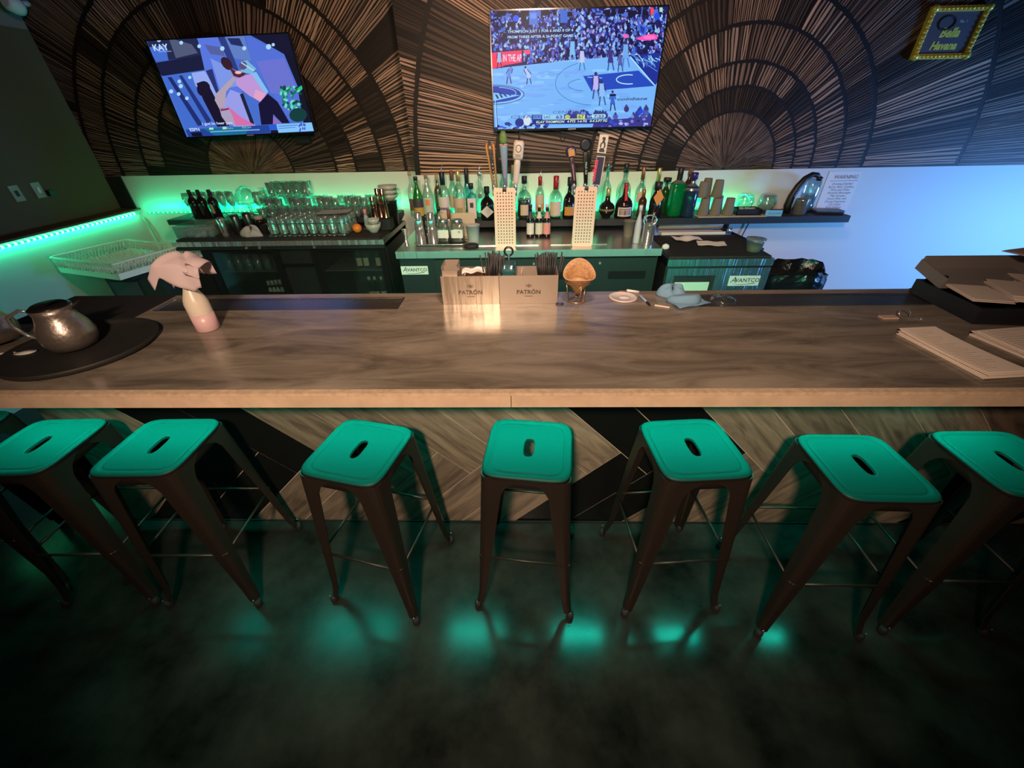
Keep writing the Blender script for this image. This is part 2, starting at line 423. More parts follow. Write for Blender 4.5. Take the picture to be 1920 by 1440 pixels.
# worktop with two recesses for the drip rails
mb = MB()
D0, D1 = 1.585, 1.725          # depth range of rails
def slab(x0, x1, y0, y1, z0=1.035, z1=BZ): mb.box((x0, y0, z0), (x1, y1, z1))
slab(BX0, BX1, BY0+0.004, D0); slab(BX0, BX1, D1, BY1)
slab(BX0, -1.62, D0, D1); slab(-0.535, 0.745, D0, D1); slab(1.80, BX1, D0, D1)
mb.box((-1.62, D0, 1.035), (-0.535, D1, 1.045)); mb.box((0.745, D0, 1.035), (1.80, D1, 1.045))
mb.obj('worktop', TOP, bar)
EDGE = M('tan_edge_band', (0.60, 0.44, 0.31), 0.5, noise=(16, 0.22), bump=(120, 0.25, 0.002))
MB().box((BX0, BY0-0.012, 1.020), (-0.035, BY0+0.004, BZ-0.010)).obj('edge_band', EDGE, bar)
MB().box((-0.033, BY0-0.012, 1.020), (BX1, BY0+0.004, BZ-0.010)).obj('edge_band', EDGE, bar)
MB().box((BX0, BY0-0.010, BZ-0.009), (BX1, BY0+0.012, BZ+0.001)).obj('edge_lip', M('worn_lip', (0.62, 0.46, 0.32), 0.5, noise=(60, 0.35)), bar)
MB().box((BX0, BY0+0.004, 1.020), (BX1, BY1, 1.035)).obj('underside_board', M('underside_board', (0.12, 0.09, 0.07), 0.6), bar)
PY = 1.318
body = MB().box((BX0+0.05, PY, 0), (BX1, 1.70, 1.020)).obj('front_panel', M('grout', (0.55, 0.50, 0.40), 0.8), bar)
WOODP = wood_plank_mat('wood_look_plank', (0.34, 0.245, 0.185), (0.095, 0.065, 0.05), (0.9, 7, 1))
BLKP = M('black_plank', (0.006, 0.006, 0.006), 0.30)
s_, u0, v0 = 0.2765, 0.93, -0.045
def plank(ulo, uhi, vlo, vhi, black, along_v):
    g = 0.0025
    ulo += g; uhi -= g; vlo += g; vhi -= g
    P = [((u+v)/2, (u-v)/2) for u, v in ((ulo, vlo), (uhi, vlo), (uhi, vhi), (ulo, vhi))]
    P = clip(P, BX0+0.05, BX1, 0.002, 1.018)
    if not P: return
    cx = sum(p[0] for p in P)/len(P); cz = sum(p[1] for p in P)/len(P)
    ang = -PI/4 if along_v else PI/4
    ca, sa = math.cos(-ang), math.sin(-ang)
    Q = [((x-cx)*ca - (z-cz)*sa, (x-cx)*sa + (z-cz)*ca) for x, z in P]
    if sum(Q[i-1][0]*Q[i][1]-Q[i][0]*Q[i-1][1] for i in range(len(Q))) < 0: Q.reverse()
    o = MB().prism(Q, 0.0, 0.0025).obj('plank', BLKP if black else WOODP, body)
    o.matrix_local = Matrix.Translation((cx, PY, cz)) @ Matrix.Rotation(PI/2, 4, 'X') @ Matrix.Rotation(ang, 4, 'Z')
for k in range(-14, 14):
    ua = u0 + s_*k; vb = v0 + s_*(k+1)
    plank(ua, ua+s_, vb-6*s_, vb, k % 7 in (0, 1), True)        # runs down to the right
    va = v0 + s_*k; ub = u0 + s_*k
    plank(ub-6*s_, ub, va, va+s_, k % 7 in (0, 1), False)       # runs up to the right
tag_l = MB().box((BX0+0.05, PY-0.012, 0), (BX1, PY-0.008, 0.012)).obj('base_strip', BLKM, bar)
# drip rails
def drip(x0, x1, label):
    t = thing('drip_rail', label, 'drip tray', ((x0+x1)/2, (D0+D1)/2, 1.045))
    w, d = (x1-x0)/2-0.003, (D1-D0)/2-0.003
    fr = MB().box((-w, -d, 0), (w, -d+0.006, 0.026)).box((-w, d-0.006, 0), (w, d, 0.026)).box((-w, -d+0.006, 0), (-w+0.006, d-0.006, 0.026)).box((w-0.006, -d+0.006, 0), (w, d-0.006, 0.026))
    fr.obj('frame', STEEL, t)
    MB().box((-w+0.006, -d+0.006, 0), (w-0.006, d-0.006, 0.012)).obj('liner', M('rail_liner', (0.22, 0.20, 0.18), 0.3, 0.5), t)
    g = MB(); st = 0.0125; k = int(2*w/st)
    for i in range(k):
        x = -w+0.008 + i*st
        g.quad([(x, -d+0.006, 0.0235), (x+0.005, -d+0.006, 0.0235), (x+0.005, d-0.006, 0.0235), (x, d-0.006, 0.0235)])
    for j in range(int(2*d/st)):
        y = -d+0.008 + j*st
        g.quad([(-w+0.006, y, 0.0238), (w-0.006, y, 0.0238), (w-0.006, y+0.005, 0.0238), (-w+0.006, y+0.005, 0.0238)])
    o = g.obj('grate', STEEL, t); o['kind'] = 'stuff'
drip(-1.62, -0.535, 'long perforated steel drip rail sunk in the bar top, left of the steel caddies')
drip(0.745, 1.80, 'long perforated steel drip rail sunk in the bar top, right of the blue cloth')

# ================================================================== STOOLS
TEAL_LIT = M('seat_metal_teal_lit', (0.0, 0.080, 0.068), 0.55, spec=0.2)  # teal LED light painted into the colour of the dark metal seats
LEG = M('bronze_metal', (0.028, 0.021, 0.017), 0.42, 0.4)
def sup(a, b, n, z, N=112):
    o = []
    for j in range(N):
        t = 2*PI*(j+0.5)/N; c, s = math.cos(t), math.sin(t)
        r = 1/((abs(c)/a)**n + (abs(s)/b)**n)**(1/n); o.append((r*c, r*s, z))
    return o
def make_stool(label):
    t = thing('bar_stool', label, 'stool', (0, 0, 0), 0, 'bar stools along the counter')
    H = 0.765; h = 0.153
    mb = MB().rings([sup(0.0175, 0.045, 3, H-0.012), sup(0.0178, 0.0455, 3, H-0.004), sup(0.019, 0.047, 3, H-0.002), sup(0.024, 0.052, 3, H-0.002), sup(0.045, 0.070, 3.2, H-0.002), sup(0.085, 0.095, 4, H-0.002), sup(h-0.032, h-0.032, 7, H-0.002), sup(h-0.029, h-0.029, 7, H-0.002),
                     sup(h-0.027, h-0.027, 8, H-0.0055), sup(h-0.022, h-0.022, 8, H-0.0005), sup(h-0.006, h-0.006, 6.5, H+0.001), sup(h-0.001, h-0.001, 6.5, H-0.003), sup(h, h, 6.5, H-0.006)])
    mb.obj('seat', TEAL_LIT, t)
    MB().rings([sup(h+0.0005, h+0.0005, 6.5, H-0.006), sup(h+0.001, h+0.001, 6.5, H-0.016), sup(h-0.001, h-0.001, 6.5, H-0.018), sup(h-0.006, h-0.006, 6.5, H-0.017), sup(h-0.006, h-0.006, 6.5, H-0.010)]).obj('seat_rim', LEG, t)
    MB().rings([sup(h-0.005, h-0.005, 6.5, H-0.012), sup(h-0.001, h-0.001, 6.5, H-0.050), sup(h-0.003, h-0.003, 6.5, H-0.051), sup(h-0.008, h-0.008, 6.5, H-0.012)]).obj('apron', LEG, t)
    # pressed legs: L section wrapping the corner, narrowing to the foot
    hs = [0.03, 0.10, 0.20, 0.35, 0.50, 0.62, 0.68, 0.71, 0.722, 0.75]
    for sx in (-1, 1):
        for sy in (-1, 1):
            rs = []
            for z in hs:
                q = (0.75 - z)/0.75
                c = h - 0.001 + (0.195 - h)*q + (0.012*(1-z/0.12)**2 if z < 0.12 else 0)
                w = 0.028 + 0.052*(z/0.75)**1.1 + (0.06*max(0, (z-0.68)/0.07)**2)
                r = 0.010 + 0.022*(z/0.75)
                th = 0.004
                out = [(c-w, c)]
                for i in range(5):
                    a = PI/2 - PI/2*i/4; out.append((c-r + r*math.cos(a), c-r + r*math.sin(a)))
                out.append((c, c-w))
                inn = [(c-th, c-w)]
                for i in range(5):
                    a = PI/2*i/4; out2 = r-th; inn.append((c-r + out2*math.cos(a), c-r + out2*math.sin(a)))
                inn.append((c-w, c-th))
                rs.append([(sx*x, sy*y, z) for x, y in (out + inn)])
            MB().rings(rs, smooth=False, cap0=True, cap1=True).obj('leg', LEG, t)
            cc = 0.195 + 0.012
            MB().lathe([(0.013, 0.0), (0.016, 0.006), (0.015, 0.03), (0.009, 0.036)], seg=10, o=(sx*(cc-0.012), sy*(cc-0.012), 0)).obj('foot', BLKM, t)
            MB().lathe([(0.0045, 0), (0.003, 0.003)], seg=8, mat=Matrix.Translation((sx*(cc-0.012), sy*(cc+0.0005), 0.055)) @ Matrix.Rotation(-sy*-PI/2, 4, 'X')).obj('rivet', CHROME, t)
    e = h + 0.002 + (0.195-h)*(0.75-0.33)/0.75 - 0.008
    for a, b in (((-e, -e), (e, -e)), ((-e, e), (e, e)), ((-e, -e), (-e, e)), ((e, -e), (e, e))):
        MB().tube([(a[0], a[1], 0.33), (b[0], b[1], 0.33)], 0.0055).obj('footrest', LEG, t)
    return t
stools = [
 ((-2.27, 1.12, 0), 3, 'teal lit seat bar stool cut off by the left edge, only its seat corner in view'),
 ((-1.81, 1.068, 0), 2, 'teal lit seat bar stool at far left, half cut off, leaning near its neighbour'),
 ((-1.349, 1.068, 0), 1, 'teal lit seat bar stool below the round black tray, just right of the half cut stool'),
 ((-0.591, 1.046, 0), -13, 'teal lit seat bar stool turned clockwise, below the left steel drip rail'),
 ((0.023, 1.056, 0), -6.4, 'teal lit seat bar stool in the middle, brown planks visible through its slot'),
 ((0.606, 1.06, 0), 4, 'teal lit seat bar stool in front of the black planks, right of centre'),
 ((1.142, 0.974, 0), -1, 'darker teal lit seat bar stool pulled out nearest the camera, second from right'),
 ((1.635, 0.993, 0), 0, 'dim teal lit seat bar stool cut off by the right edge')]
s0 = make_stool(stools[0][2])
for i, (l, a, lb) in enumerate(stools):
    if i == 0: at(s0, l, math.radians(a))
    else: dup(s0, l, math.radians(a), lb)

# ================================================================== TELEVISIONS
SCR = vcol('screen_picture', emis=1.0)
class Art:
    """flat picture in u (0..w), v (0..h) metres, drawn from the art board by a homography"""
    def __init__(s, quad, w, h):
        src = quad; dst = [(0, h), (w, h), (w, 0), (0, 0)]
        A = []; B = []
        for (x, y), (u, v) in zip(src, dst):
            A.append([x, y, 1, 0, 0, 0, -u*x, -u*y]); B.append(u)
            A.append([0, 0, 0, x, y, 1, -v*x, -v*y]); B.append(v)
        s.H = np.append(np.linalg.solve(np.array(A, float), np.array(B, float)), 1).reshape(3, 3)
        s.w, s.h = w, h; s.mb = MB(); s.d = 0; s.step = 0.000002
    def m(s, x, y):
        p = s.H @ np.array([x, y, 1.0]); return (p[0]/p[2], p[1]/p[2])
    def poly(s, pts, c, direct=False):
        P = [p if direct else s.m(*p) for p in pts]
        P = clip(P, 0, s.w, 0, s.h)
        s.d += s.step
        if P: s.mb.quad([(u, -0.001 - s.d, v) for u, v in P], c=rgb(*c))
    def rect(s, x0, y0, x1, y1, c): s.poly([(x0, y0), (x1, y0), (x1, y1), (x0, y1)], c)
    def ell(s, x, y, a, b, c, rot=0, n=12):
        s.poly([(x + a*math.cos(t)*math.cos(rot) - b*math.sin(t)*math.sin(rot), y + a*math.cos(t)*math.sin(rot) + b*math.sin(t)*math.cos(rot)) for t in [2*PI*i/n for i in range(n)]], c)
    def line(s, pts, w, c):
        for (x0, y0), (x1, y1) in zip(pts, pts[1:]):
            dx, dy = x1-x0, y1-y0; L = math.hypot(dx, dy) or 1; nx, ny = -dy/L*w/2, dx/L*w/2
            s.poly([(x0+nx, y0+ny), (x1+nx, y1+ny), (x1-nx, y1-ny), (x0-nx, y0-ny)], c)
    def arc(s, cx, cy, a, b, t0, t1, w, c, n=16):
        s.line([(cx + a*math.cos(math.radians(t0+(t1-t0)*i/n)), cy + b*math.sin(math.radians(t0+(t1-t0)*i/n))) for i in range(n+1)], w, c)
    def txt(s, string, x, y, hgt, c, parent, width=None, bold=0, name='screen_lettering', shear=0):
        """x, y: left baseline on the art board; hgt: cap height on the art board"""
        u, v = s.m(x, y); u2, v2 = s.m(x, y-hgt); size = math.hypot(u2-u, v2-v)/0.70
        mt = M('glow_%d_%d_%d' % c, (0, 0, 0), emit=(rgb(*c), 1.0))
        me = text_mesh(string, size, mt, name, 'LEFT', bold=bold*size, shear=shear)
        if width:
            uw = math.hypot(s.m(x+width, y)[0]-u, 0); mw = max(vv.co.x for vv in me.vertices)
            me.transform(Matrix.Diagonal((uw/mw, 1, 1, 1)))
        a = math.atan2(s.m(x+100, y)[1]-v, s.m(x+100, y)[0]-u)
        me.transform(FRONT @ Matrix.Rotation(a*0, 4, 'Z'))
        o = bpy.data.objects.new(name, me); COL.objects.link(o); o.location = (u, -0.0045, v); o.parent = parent
        return o
def tv(label, center, w, h, roll, tilt):
    t = thing('television', label, 'television', center)
    t.rotation_euler = (tilt, roll, 0)
    sc = bpy.data.objects.new
    b = 0.008
    MB().box((-w/2-b, 0, -h/2-b-0.006), (w/2+b, 0.028, h/2+b)).obj('housing', BLKG, t)
    MB().box((-w/2+0.15, 0.028, -h/2+0.02), (w/2-0.15, 0.055, h/2-0.2)).obj('back_shell', BLKM, t)
    MB().box((-0.15, 0.055, -0.12), (0.15, 0.078, 0.12)).obj('wall_bracket', BLKM, t)
    fr = MB()
    fr.box((-w/2-b, -0.004, -h/2-b-0.006), (w/2+b, 0, -h/2)).box((-w/2-b, -0.004, h/2), (w/2+b, 0, h/2+b)).box((-w/2-b, -0.004, -h/2), (-w/2, 0, h/2)).box((w/2, -0.004, -h/2), (w/2+b, 0, h/2))
    fr.obj('bezel', BLKG, t)
    MB().box((-0.03, -0.0048, -h/2-0.011), (0.03, -0.004, -h/2-0.005)).obj('logo', M('logo_grey', (0.4, 0.4, 0.4), 0.4), t)
    return t
# --- right set: basketball
w, h = 1.215, 0.685
t = tv('large wall television showing a basketball game in blue tones', (0.394, 3.705, 2.008), w, h, 0, 0)
A = Art([(185, 88), (1792, 60), (1626, 1146), (220, 1158)], w, h)
A.rect(100, 0, 1900, 1300, (22, 26, 92))
random.seed(21)
pal = [(120, 150, 230), (90, 120, 220), (60, 90, 200), (160, 190, 245), (40, 50, 140), (110, 100, 190), (50, 110, 220), (170, 170, 230), (30, 60, 190), (140, 200, 245), (70, 60, 150)]
A.step = 0.0000004
for k in range(1500):                                       # crowd: heads and shoulders
    x = U(190, 1780); y = U(70, 560)
    if x < 480 and 440 < y: continue
    dark = R() < (0.55 if x < 600 and y < 260 else 0.25)
    c = random.choice(pal)
    if dark: c = (14, 14, 56)
    A.ell(x, y, U(8, 15), U(12, 24), c, U(-0.4, 0.4), 7)
    if not dark and R() < 0.6: A.ell(x, y-U(14, 20), U(4, 6), U(6, 8), random.choice(((130, 150, 230), (160, 150, 220), (100, 130, 230), (190, 200, 245))), 0, 6)
A.step = 0.000002
for k in range(70): x = U(190, 1650); A.rect(x, U(70, 120), x+U(20, 70), U(120, 150), (16, 16, 50) if R() < 0.7 else (80, 110, 210))
A.rect(535, 95, 610, 215, (70, 120, 220)); A.rect(545, 110, 600, 160, (100, 150, 235)); A.rect(815, 80, 880, 200, (60, 110, 210))
A.poly([(1630, 70), (1660, 70), (1655, 135), (1630, 140)], (255, 70, 90)); A.rect(1712, 70, 1740, 110, (170, 225, 200))
A.ell(415, 155, 28, 30, (40, 90, 250)); A.ell(1690, 150, 25, 35, (30, 80, 230))
A.poly([(1520, 205), (1600, 250), (1585, 330), (1530, 300)], (60, 110, 225)); A.poly([(1535, 228), (1580, 255), (1570, 310), (1540, 288)], (35, 55, 170))
A.poly([(1500, 350), (1580, 318), (1660, 308), (1695, 325), (1690, 358), (1580, 370), (1520, 362)], (250, 80, 190))
A.ell(1620, 340, 55, 18, (255, 120, 200)); A.ell(1405, 325, 28, 20, (230, 110, 190))
# court
A.poly([(200, 610), (520, 578), (900, 540), (1430, 505), (1520, 530), (1720, 790), (1660, 1160), (200, 1160)], (118, 182, 250))
for k in range(140): A.ell(U(220, 1500), U(600, 1100), U(20, 90), U(5, 18), random.choice(((128, 190, 252), (110, 172, 246), (138, 200, 252), (120, 170, 250))), 0, 8)
A.poly([(1430, 505), (1740, 480), (1760, 640), (1672, 775)], (24, 44, 150))
for k in range(40):
    x = U(1480, 1740); A.line([(x, U(500, 560)), (x+U(10, 50), U(520, 620))], U(3, 9), random.choice(((120, 190, 245), (60, 100, 210), (160, 220, 250))))
A.line([(1448, 512), (1450, 520), (1665, 778)], 10, (175, 235, 250)); A.line([(1450, 490), (1690, 650)], 6, (90, 150, 230))
A.poly([(1018, 685), (1520, 640), (1665, 782), (1090, 822)], (32, 72, 190))
A.arc(1430, 720, 110, 42, 70, 290, 9, (175, 235, 250))
A.arc(1120, 750, 350, 200, 95, 245, 5, (70, 110, 190)); A.arc(1050, 765, 165, 55, 100, 250, 5, (70, 110, 190))
A.line([(1090, 820), (1020, 688)], 4, (120, 190, 250)); A.line([(1060, 695), (1190, 705)], 6, (170, 220, 250))
# centre circle
A.ell(215, 845, 275, 90, (30, 50, 130), 0, 32); A.ell(215, 845, 268, 84, (130, 195, 250), 0, 32); A.ell(215, 840, 245, 74, (32, 66, 180), 0, 32)
A.arc(230, 830, 185, 52, -80, 20, 6, (150, 210, 250)); A.ell(225, 830, 60, 14, (20, 40, 130)); A.ell(222, 836, 45, 10, (120, 180, 245))
A.poly([(200, 838), (455, 852), (200, 905)], (130, 200, 250))
for x in (225, 262, 300, 340): A.poly([(x, 842), (x+20, 845), (x+38, 880-(x-225)*0.22), (x+20, 882-(x-225)*0.22)], (20, 60, 120))
A.poly([(200, 905), (400, 875), (330, 900), (200, 925)], (40, 70, 180))
A.line([(236, 900), (248, 1140)], 5, (40, 70, 150)); A.line([(228, 900), (240, 1140)], 5, (190, 230, 250))
# red board
A.poly([(190, 465), (468, 445), (468, 555), (190, 600)], (240, 60, 110)); A.poly([(190, 500), (300, 480), (300, 590), (190, 610)], (250, 50, 90))
A.poly([(475, 445), (540, 440), (548, 478), (510, 485)], (235, 80, 120))
# players and referee
def person(x, y, H, body, legs, head=(40, 50, 110), lean=0):
    A.ell(x+lean, y, H*0.06, H*0.075, head); A.poly([(x+lean-H*.10, y+H*.09), (x+lean+H*.10, y+H*.09), (x+H*.09, y+H*.46), (x-H*.09, y+H*.46)], body)
    A.line([(x+lean-H*.10, y+H*.12), (x-H*.15, y+H*.42)], H*.045, head); A.line([(x+lean+H*.10, y+H*.12), (x+H*.16, y+H*.40)], H*.045, head)
    A.poly([(x-H*.10, y+H*.44), (x+H*.10, y+H*.44), (x+H*.13, y+H*.66), (x-H*.13, y+H*.66)], body)
    A.line([(x-H*.07, y+H*.62), (x-H*.12, y+H*1.0)], H*.055, legs); A.line([(x+H*.07, y+H*.62), (x+H*.14, y+H*.98)], H*.055, legs)
person(350, 590, 160, (100, 140, 230), (30, 40, 110), lean=18); person(530, 600, 155, (180, 200, 250), (40, 60, 120), lean=-30)
person(1010, 440, 195, (190, 200, 240), (60, 130, 190)); person(1268, 430, 210, (60, 50, 130), (50, 90, 160)); person(1355, 480, 170, (90, 90, 170), (30, 70, 130))
person(1405, 380, 235, (110, 170, 240), (80, 130, 210)); person(925, 350, 215, (120, 190, 245), (110, 180, 240)); person(265, 450, 160, (150, 190, 240), (60, 30, 100))
person(1135, 665, 230, (190, 180, 240), (60, 80, 150)); person(1190, 735, 220, (140, 190, 245), (60, 90, 150), lean=-4)
person(1285, 830, 175, (50, 100, 210), (20, 30, 90)); A.rect(1258, 852, 1316, 870, (16, 22, 70))
# near crowd along the bottom
for k in range(46):
    x = U(1240, 1620) if k < 26 else U(860, 1240); y = U(960, 1120) if k < 26 else U(1000, 1020)
    c = random.choice(((30, 70, 220), (50, 60, 150), (80, 90, 170), (40, 90, 230), (60, 50, 120), (120, 140, 220)))
    A.ell(x, y+28, 24, 30, c, 0, 8); A.ell(x, y, 10, 15, (50, 60, 130), 0, 8)
A.poly([(1120, 1090), (1640, 1060), (1640, 1160), (1100, 1160)], (56, 56, 140))
for k in range(22): x = U(1130, 1600); A.ell(x, U(1080, 1150), U(8, 22), U(8, 16), random.choice(((120, 130, 220), (40, 80, 220), (170, 180, 240), (30, 30, 100))), 0, 7)
for k in range(30): x = U(225, 700); A.ell(x, U(1115, 1155), U(8, 26), U(6, 16), random.choice(((20, 40, 130), (40, 70, 210), (180, 210, 250), (30, 30, 90))), 0, 7)
A.ell(445, 1100, 40, 40, (30, 50, 140)); A.ell(515, 1085, 34, 45, (210, 225, 240)); A.ell(338, 1110, 28, 16, (40, 60, 150))
# captions and score bar
A.poly([(330, 262), (935, 248), (935, 332), (330, 348)], (16, 24, 92))
A.rect(555, 1032, 655, 1078, (24, 60, 160)); A.rect(568, 1040, 640, 1068, (110, 180, 240))
A.rect(650, 1034, 842, 1074, (150, 205, 240)); A.rect(848, 1030, 1040, 1072, (50, 56, 130)); A.ell(878, 1052, 24, 17, (215, 235, 130)); A.rect(965, 1033, 1035, 1066, (215, 235, 130))
A.rect(848, 1070, 1040, 1077, (230, 240, 170)); A.poly([(1050, 1030), (1240, 1028), (1240, 1070), (1045, 1072)], (36, 66, 160)); A.poly(rrect(130, 36, 17) and [(1098, 1033), (1215, 1031), (1224, 1048), (1215, 1064), (1100, 1067), (1092, 1050)], (175, 220, 235))
A.rect(560, 1078, 1245, 1118, (24, 44, 130))
so = A.mb.obj('screen', SCR, t); so.location = (-w/2, 0.0005, -h/2)
A.txt('THOMPSON JUST 1 FOR 6 AND 0 OF 4', 340, 288, 24, (170, 220, 250), so, width=590, bold=0.02)
A.txt('FROM THREE AFTER A 26-POINT GAME', 340, 338, 24, (170, 220, 250), so, width=590, bold=0.02)
A.txt('IN THE AP', 296, 545, 62, (220, 210, 245), so, width=170, bold=0.02)
A.txt('CHASE', 362, 1062, 26, (50, 70, 140), so, width=290); A.txt('CENTER', 742, 1022, 24, (50, 70, 140), so, width=250)
A.arc(0, 0, 1, 1, 0, 1, 1, (0, 0, 0))
A.txt('coinbase', 1320, 910, 26, (60, 80, 140), so, width=275, bold=0.03, shear=0.3)
A.txt('ESPN', 572, 1064, 20, (40, 90, 190), so, width=64, bold=0.03)
A.txt('LAC', 664, 1064, 22, (40, 70, 140), so, width=60, bold=0.02); A.txt('63', 772, 1068, 28, (20, 50, 150), so, width=58, bold=0.03)
A.txt('GS', 862, 1060, 18, (90, 110, 90), so, width=34, bold=0.03); A.txt('67', 972, 1064, 28, (60, 80, 60), so, width=54, bold=0.03)
A.txt('3rd', 1052, 1062, 22, (180, 200, 245), so, width=34, bold=0.02); A.txt('7:33', 1114, 1062, 22, (30, 60, 110), so, width=90, bold=0.03); A.txt('12', 1240, 1060, 22, (190, 210, 245), so, width=26)
A.txt('KLAY THOMPSON   4 PTS  1-6 FG   0-4 3-PT FG', 594, 1108, 21, (220, 245, 190), so, width=640, bold=0.02, shear=0.15)
A.txt('WARRIORS', 700, 556, 18, (150, 215, 245), so, width=280)

# --- left set: advert with two people
w, h = 1.105, 0.622
t = tv('left wall television tilted slightly, showing a jewellery advert with two people', (-2.303, 3.925, 1.972), w, h, math.radians(-1.2), 0)
A = Art([(92, 142), (1452, 62), (1748, 1012), (484, 1056)], w, h)
A.poly([(50, 50), (1500, 20), (1800, 1050), (450, 1080)], (70, 110, 205))
A.poly([(95, 140), (560, 95), (640, 270), (170, 340)], (34, 40, 78)); A.poly([(110, 200), (270, 180), (300, 320), (180, 335)], (70, 110, 210)); A.poly([(300, 110), (520, 170), (580, 250), (370, 300)], (80, 90, 120))
A.poly([(140, 350), (640, 265), (720, 400), (240, 470)], (26, 28, 62))
A.poly([(570, 95), (760, 85), (960, 420), (1100, 940), (900, 960), (650, 420)], (88, 118, 222)); A.poly([(760, 85), (840, 82), (980, 420), (930, 440)], (44, 60, 130))
A.poly([(830, 85), (1020, 78), (1100, 330), (930, 300)], (96, 126, 196)); A.poly([(860, 110), (980, 110), (1020, 190), (900, 170)], (34, 44, 100)); A.poly([(640, 170), (820, 200), (840, 280), (700, 260)], (84, 96, 160))
A.poly([(1040, 75), (1420, 260), (1560, 560), (1600, 700), (1500, 900), (1100, 340)], (82, 112, 214)); A.poly([(1150, 330), (1420, 300), (1540, 560), (1480, 640), (1300, 640)], (106, 114, 208))
A.poly([(1060, 70), (1480, 40), (1540, 330), (1420, 260), (1200, 140)], (18, 18, 48)); A.poly([(1420, 260), (1560, 300), (1760, 940), (1640, 940), (1560, 560)], (14, 16, 40))
A.poly([(245, 480), (440, 455), (760, 930), (480, 980)], (66, 108, 204)); A.poly([(290, 480), (330, 478), (640, 940), (590, 950)], (30, 44, 110)); A.poly([(400, 465), (430, 462), (720, 900), (680, 930)], (34, 50, 120))
A.poly([(520, 440), (650, 420), (780, 640), (740, 700), (560, 560)], (150, 170, 240)); A.poly([(660, 420), (720, 400), (790, 620), (770, 650)], (40, 50, 110))
A.poly([(700, 300), (960, 420), (1000, 560), (800, 600), (740, 420)], (124, 150, 232))
A.poly([(900, 600), (1010, 640), (1160, 960), (940, 960), (820, 760)], (150, 156, 232)); A.line([(1010, 640), (1130, 940)], 34, (28, 32, 60))
# woman: hair, back, arm; man: shirt, trousers
A.poly([(570, 540), (620, 520), (680, 540), (740, 650), (860, 880), (900, 950), (780, 960), (640, 700)], (22, 16, 44)); A.ell(640, 590, 66, 74, (26, 18, 46))
A.poly([(760, 640), (880, 520), (930, 470), (960, 500), (860, 620), (850, 760), (800, 790), (750, 700)], (176, 160, 178)); A.poly([(800, 790), (890, 780), (960, 850), (950, 940), (880, 940), (820, 860)], (168, 160, 190))
A.poly([(870, 750), (1000, 860), (1150, 945), (960, 950), (930, 860)], (214, 110, 170)); A.line([(810, 800), (890, 785)], 16, (150, 20, 60))
A.ell(860, 350, 44, 74, (52, 28, 44), -0.7); A.poly([(880, 380), (960, 430), (1050, 440), (1010, 490), (930, 470)], (90, 34, 46)); A.ell(975, 435, 32, 16, (230, 190, 190))
A.poly([(1000, 330), (1060, 320), (1150, 400), (1100, 450), (1000, 430)], (120, 180, 220)); A.ell(1020, 370, 40, 40, (90, 80, 130)); A.line([(1000, 340), (1130, 420)], 10, (190, 220, 245))
A.poly([(950, 500), (1050, 460), (1130, 440), (1275, 620), (1210, 720), (1090, 660), (960, 560)], (190, 150, 216)); A.poly([(1100, 440), (1150, 430), (1275, 620), (1240, 640)], (130, 190, 240)); A.poly([(1150, 600), (1250, 640), (1200, 720), (1130, 680)], (226, 160, 200))
A.poly([(1180, 740), (1270, 640), (1370, 720), (1500, 930), (1420, 930), (1330, 840), (1330, 940), (1215, 945)], (18, 14, 52)); A.poly([(1330, 860), (1420, 930), (1330, 940)], (140, 110, 190))
random.seed(4)
for k in range(60): A.ell(U(1400, 1600), U(570, 790), U(10, 28), U(8, 18), random.choice(((20, 120, 90), (40, 190, 140), (10, 70, 60), (110, 220, 200))), U(0, 3), 7)
A.ell(1580, 850, 90, 70, (12, 60, 60))
for x, y, s_ in ((208, 130, 20), (420, 155, 18), (592, 187, 18), (815, 208, 22), (1028, 205, 20), (1265, 190, 26), (1310, 170, 16), (405, 520, 18), (420, 565, 20), (328, 615, 20), (400, 640, 18), (480, 682, 18), (505, 482, 16)):
    A.ell(x, y, s_, s_, (170, 215, 250))
A.poly([(470, 985), (1290, 945), (1310, 1025), (500, 1060)], (34, 66, 150)); A.poly([(640, 975), (1100, 955), (1060, 1040), (760, 1045)], (20, 110, 150)); A.poly([(520, 1015), (620, 1010), (640, 1050), (540, 1052)], (10, 12, 40))
A.poly([(1285, 945), (1362, 940), (1372, 1000), (1305, 1005)], (40, 90, 210)); A.poly([(1365, 940), (1725, 925), (1745, 1010), (1390, 1025)], (130, 195, 250)); A.poly([(1310, 1000), (1380, 998), (1390, 1025), (1312, 1030)], (20, 16, 30))
for k in range(10): A.ell(U(1590, 1660), U(940, 1010), 8, 14, (70, 90, 190))
A.line([(712, 1008), (1200, 992)], 10, (130, 180, 235)); A.line([(1385, 960), (1580, 950)], 9, (80, 130, 210)); A.line([(1390, 982), (1560, 972)], 7, (80, 130, 210))
A.rect(700, 968, 742, 988, (170, 230, 190)); A.rect(832, 962, 870, 984, (190, 235, 170))
so = A.mb.obj('screen', SCR, t); so.location = (-w/2, 0.0005, -h/2)
A.txt('KAY', 165, 232, 52, (200, 225, 250), so, width=150, bold=0.02); A.txt('JEWELERS', 215, 246, 9, (180, 205, 245), so, width=120)
A.txt('I got to hear you', 636, 942, 22, (200, 220, 250), so, width=300, bold=0.02)
A.txt('ESPN', 516, 1000, 26, (170, 200, 245), so, width=100, bold=0.04)
A.txt('Rams', 875, 984, 18, (150, 190, 240), so, width=66); A.txt('BOS 2nd', 1030, 978, 18, (170, 200, 240), so, width=88)
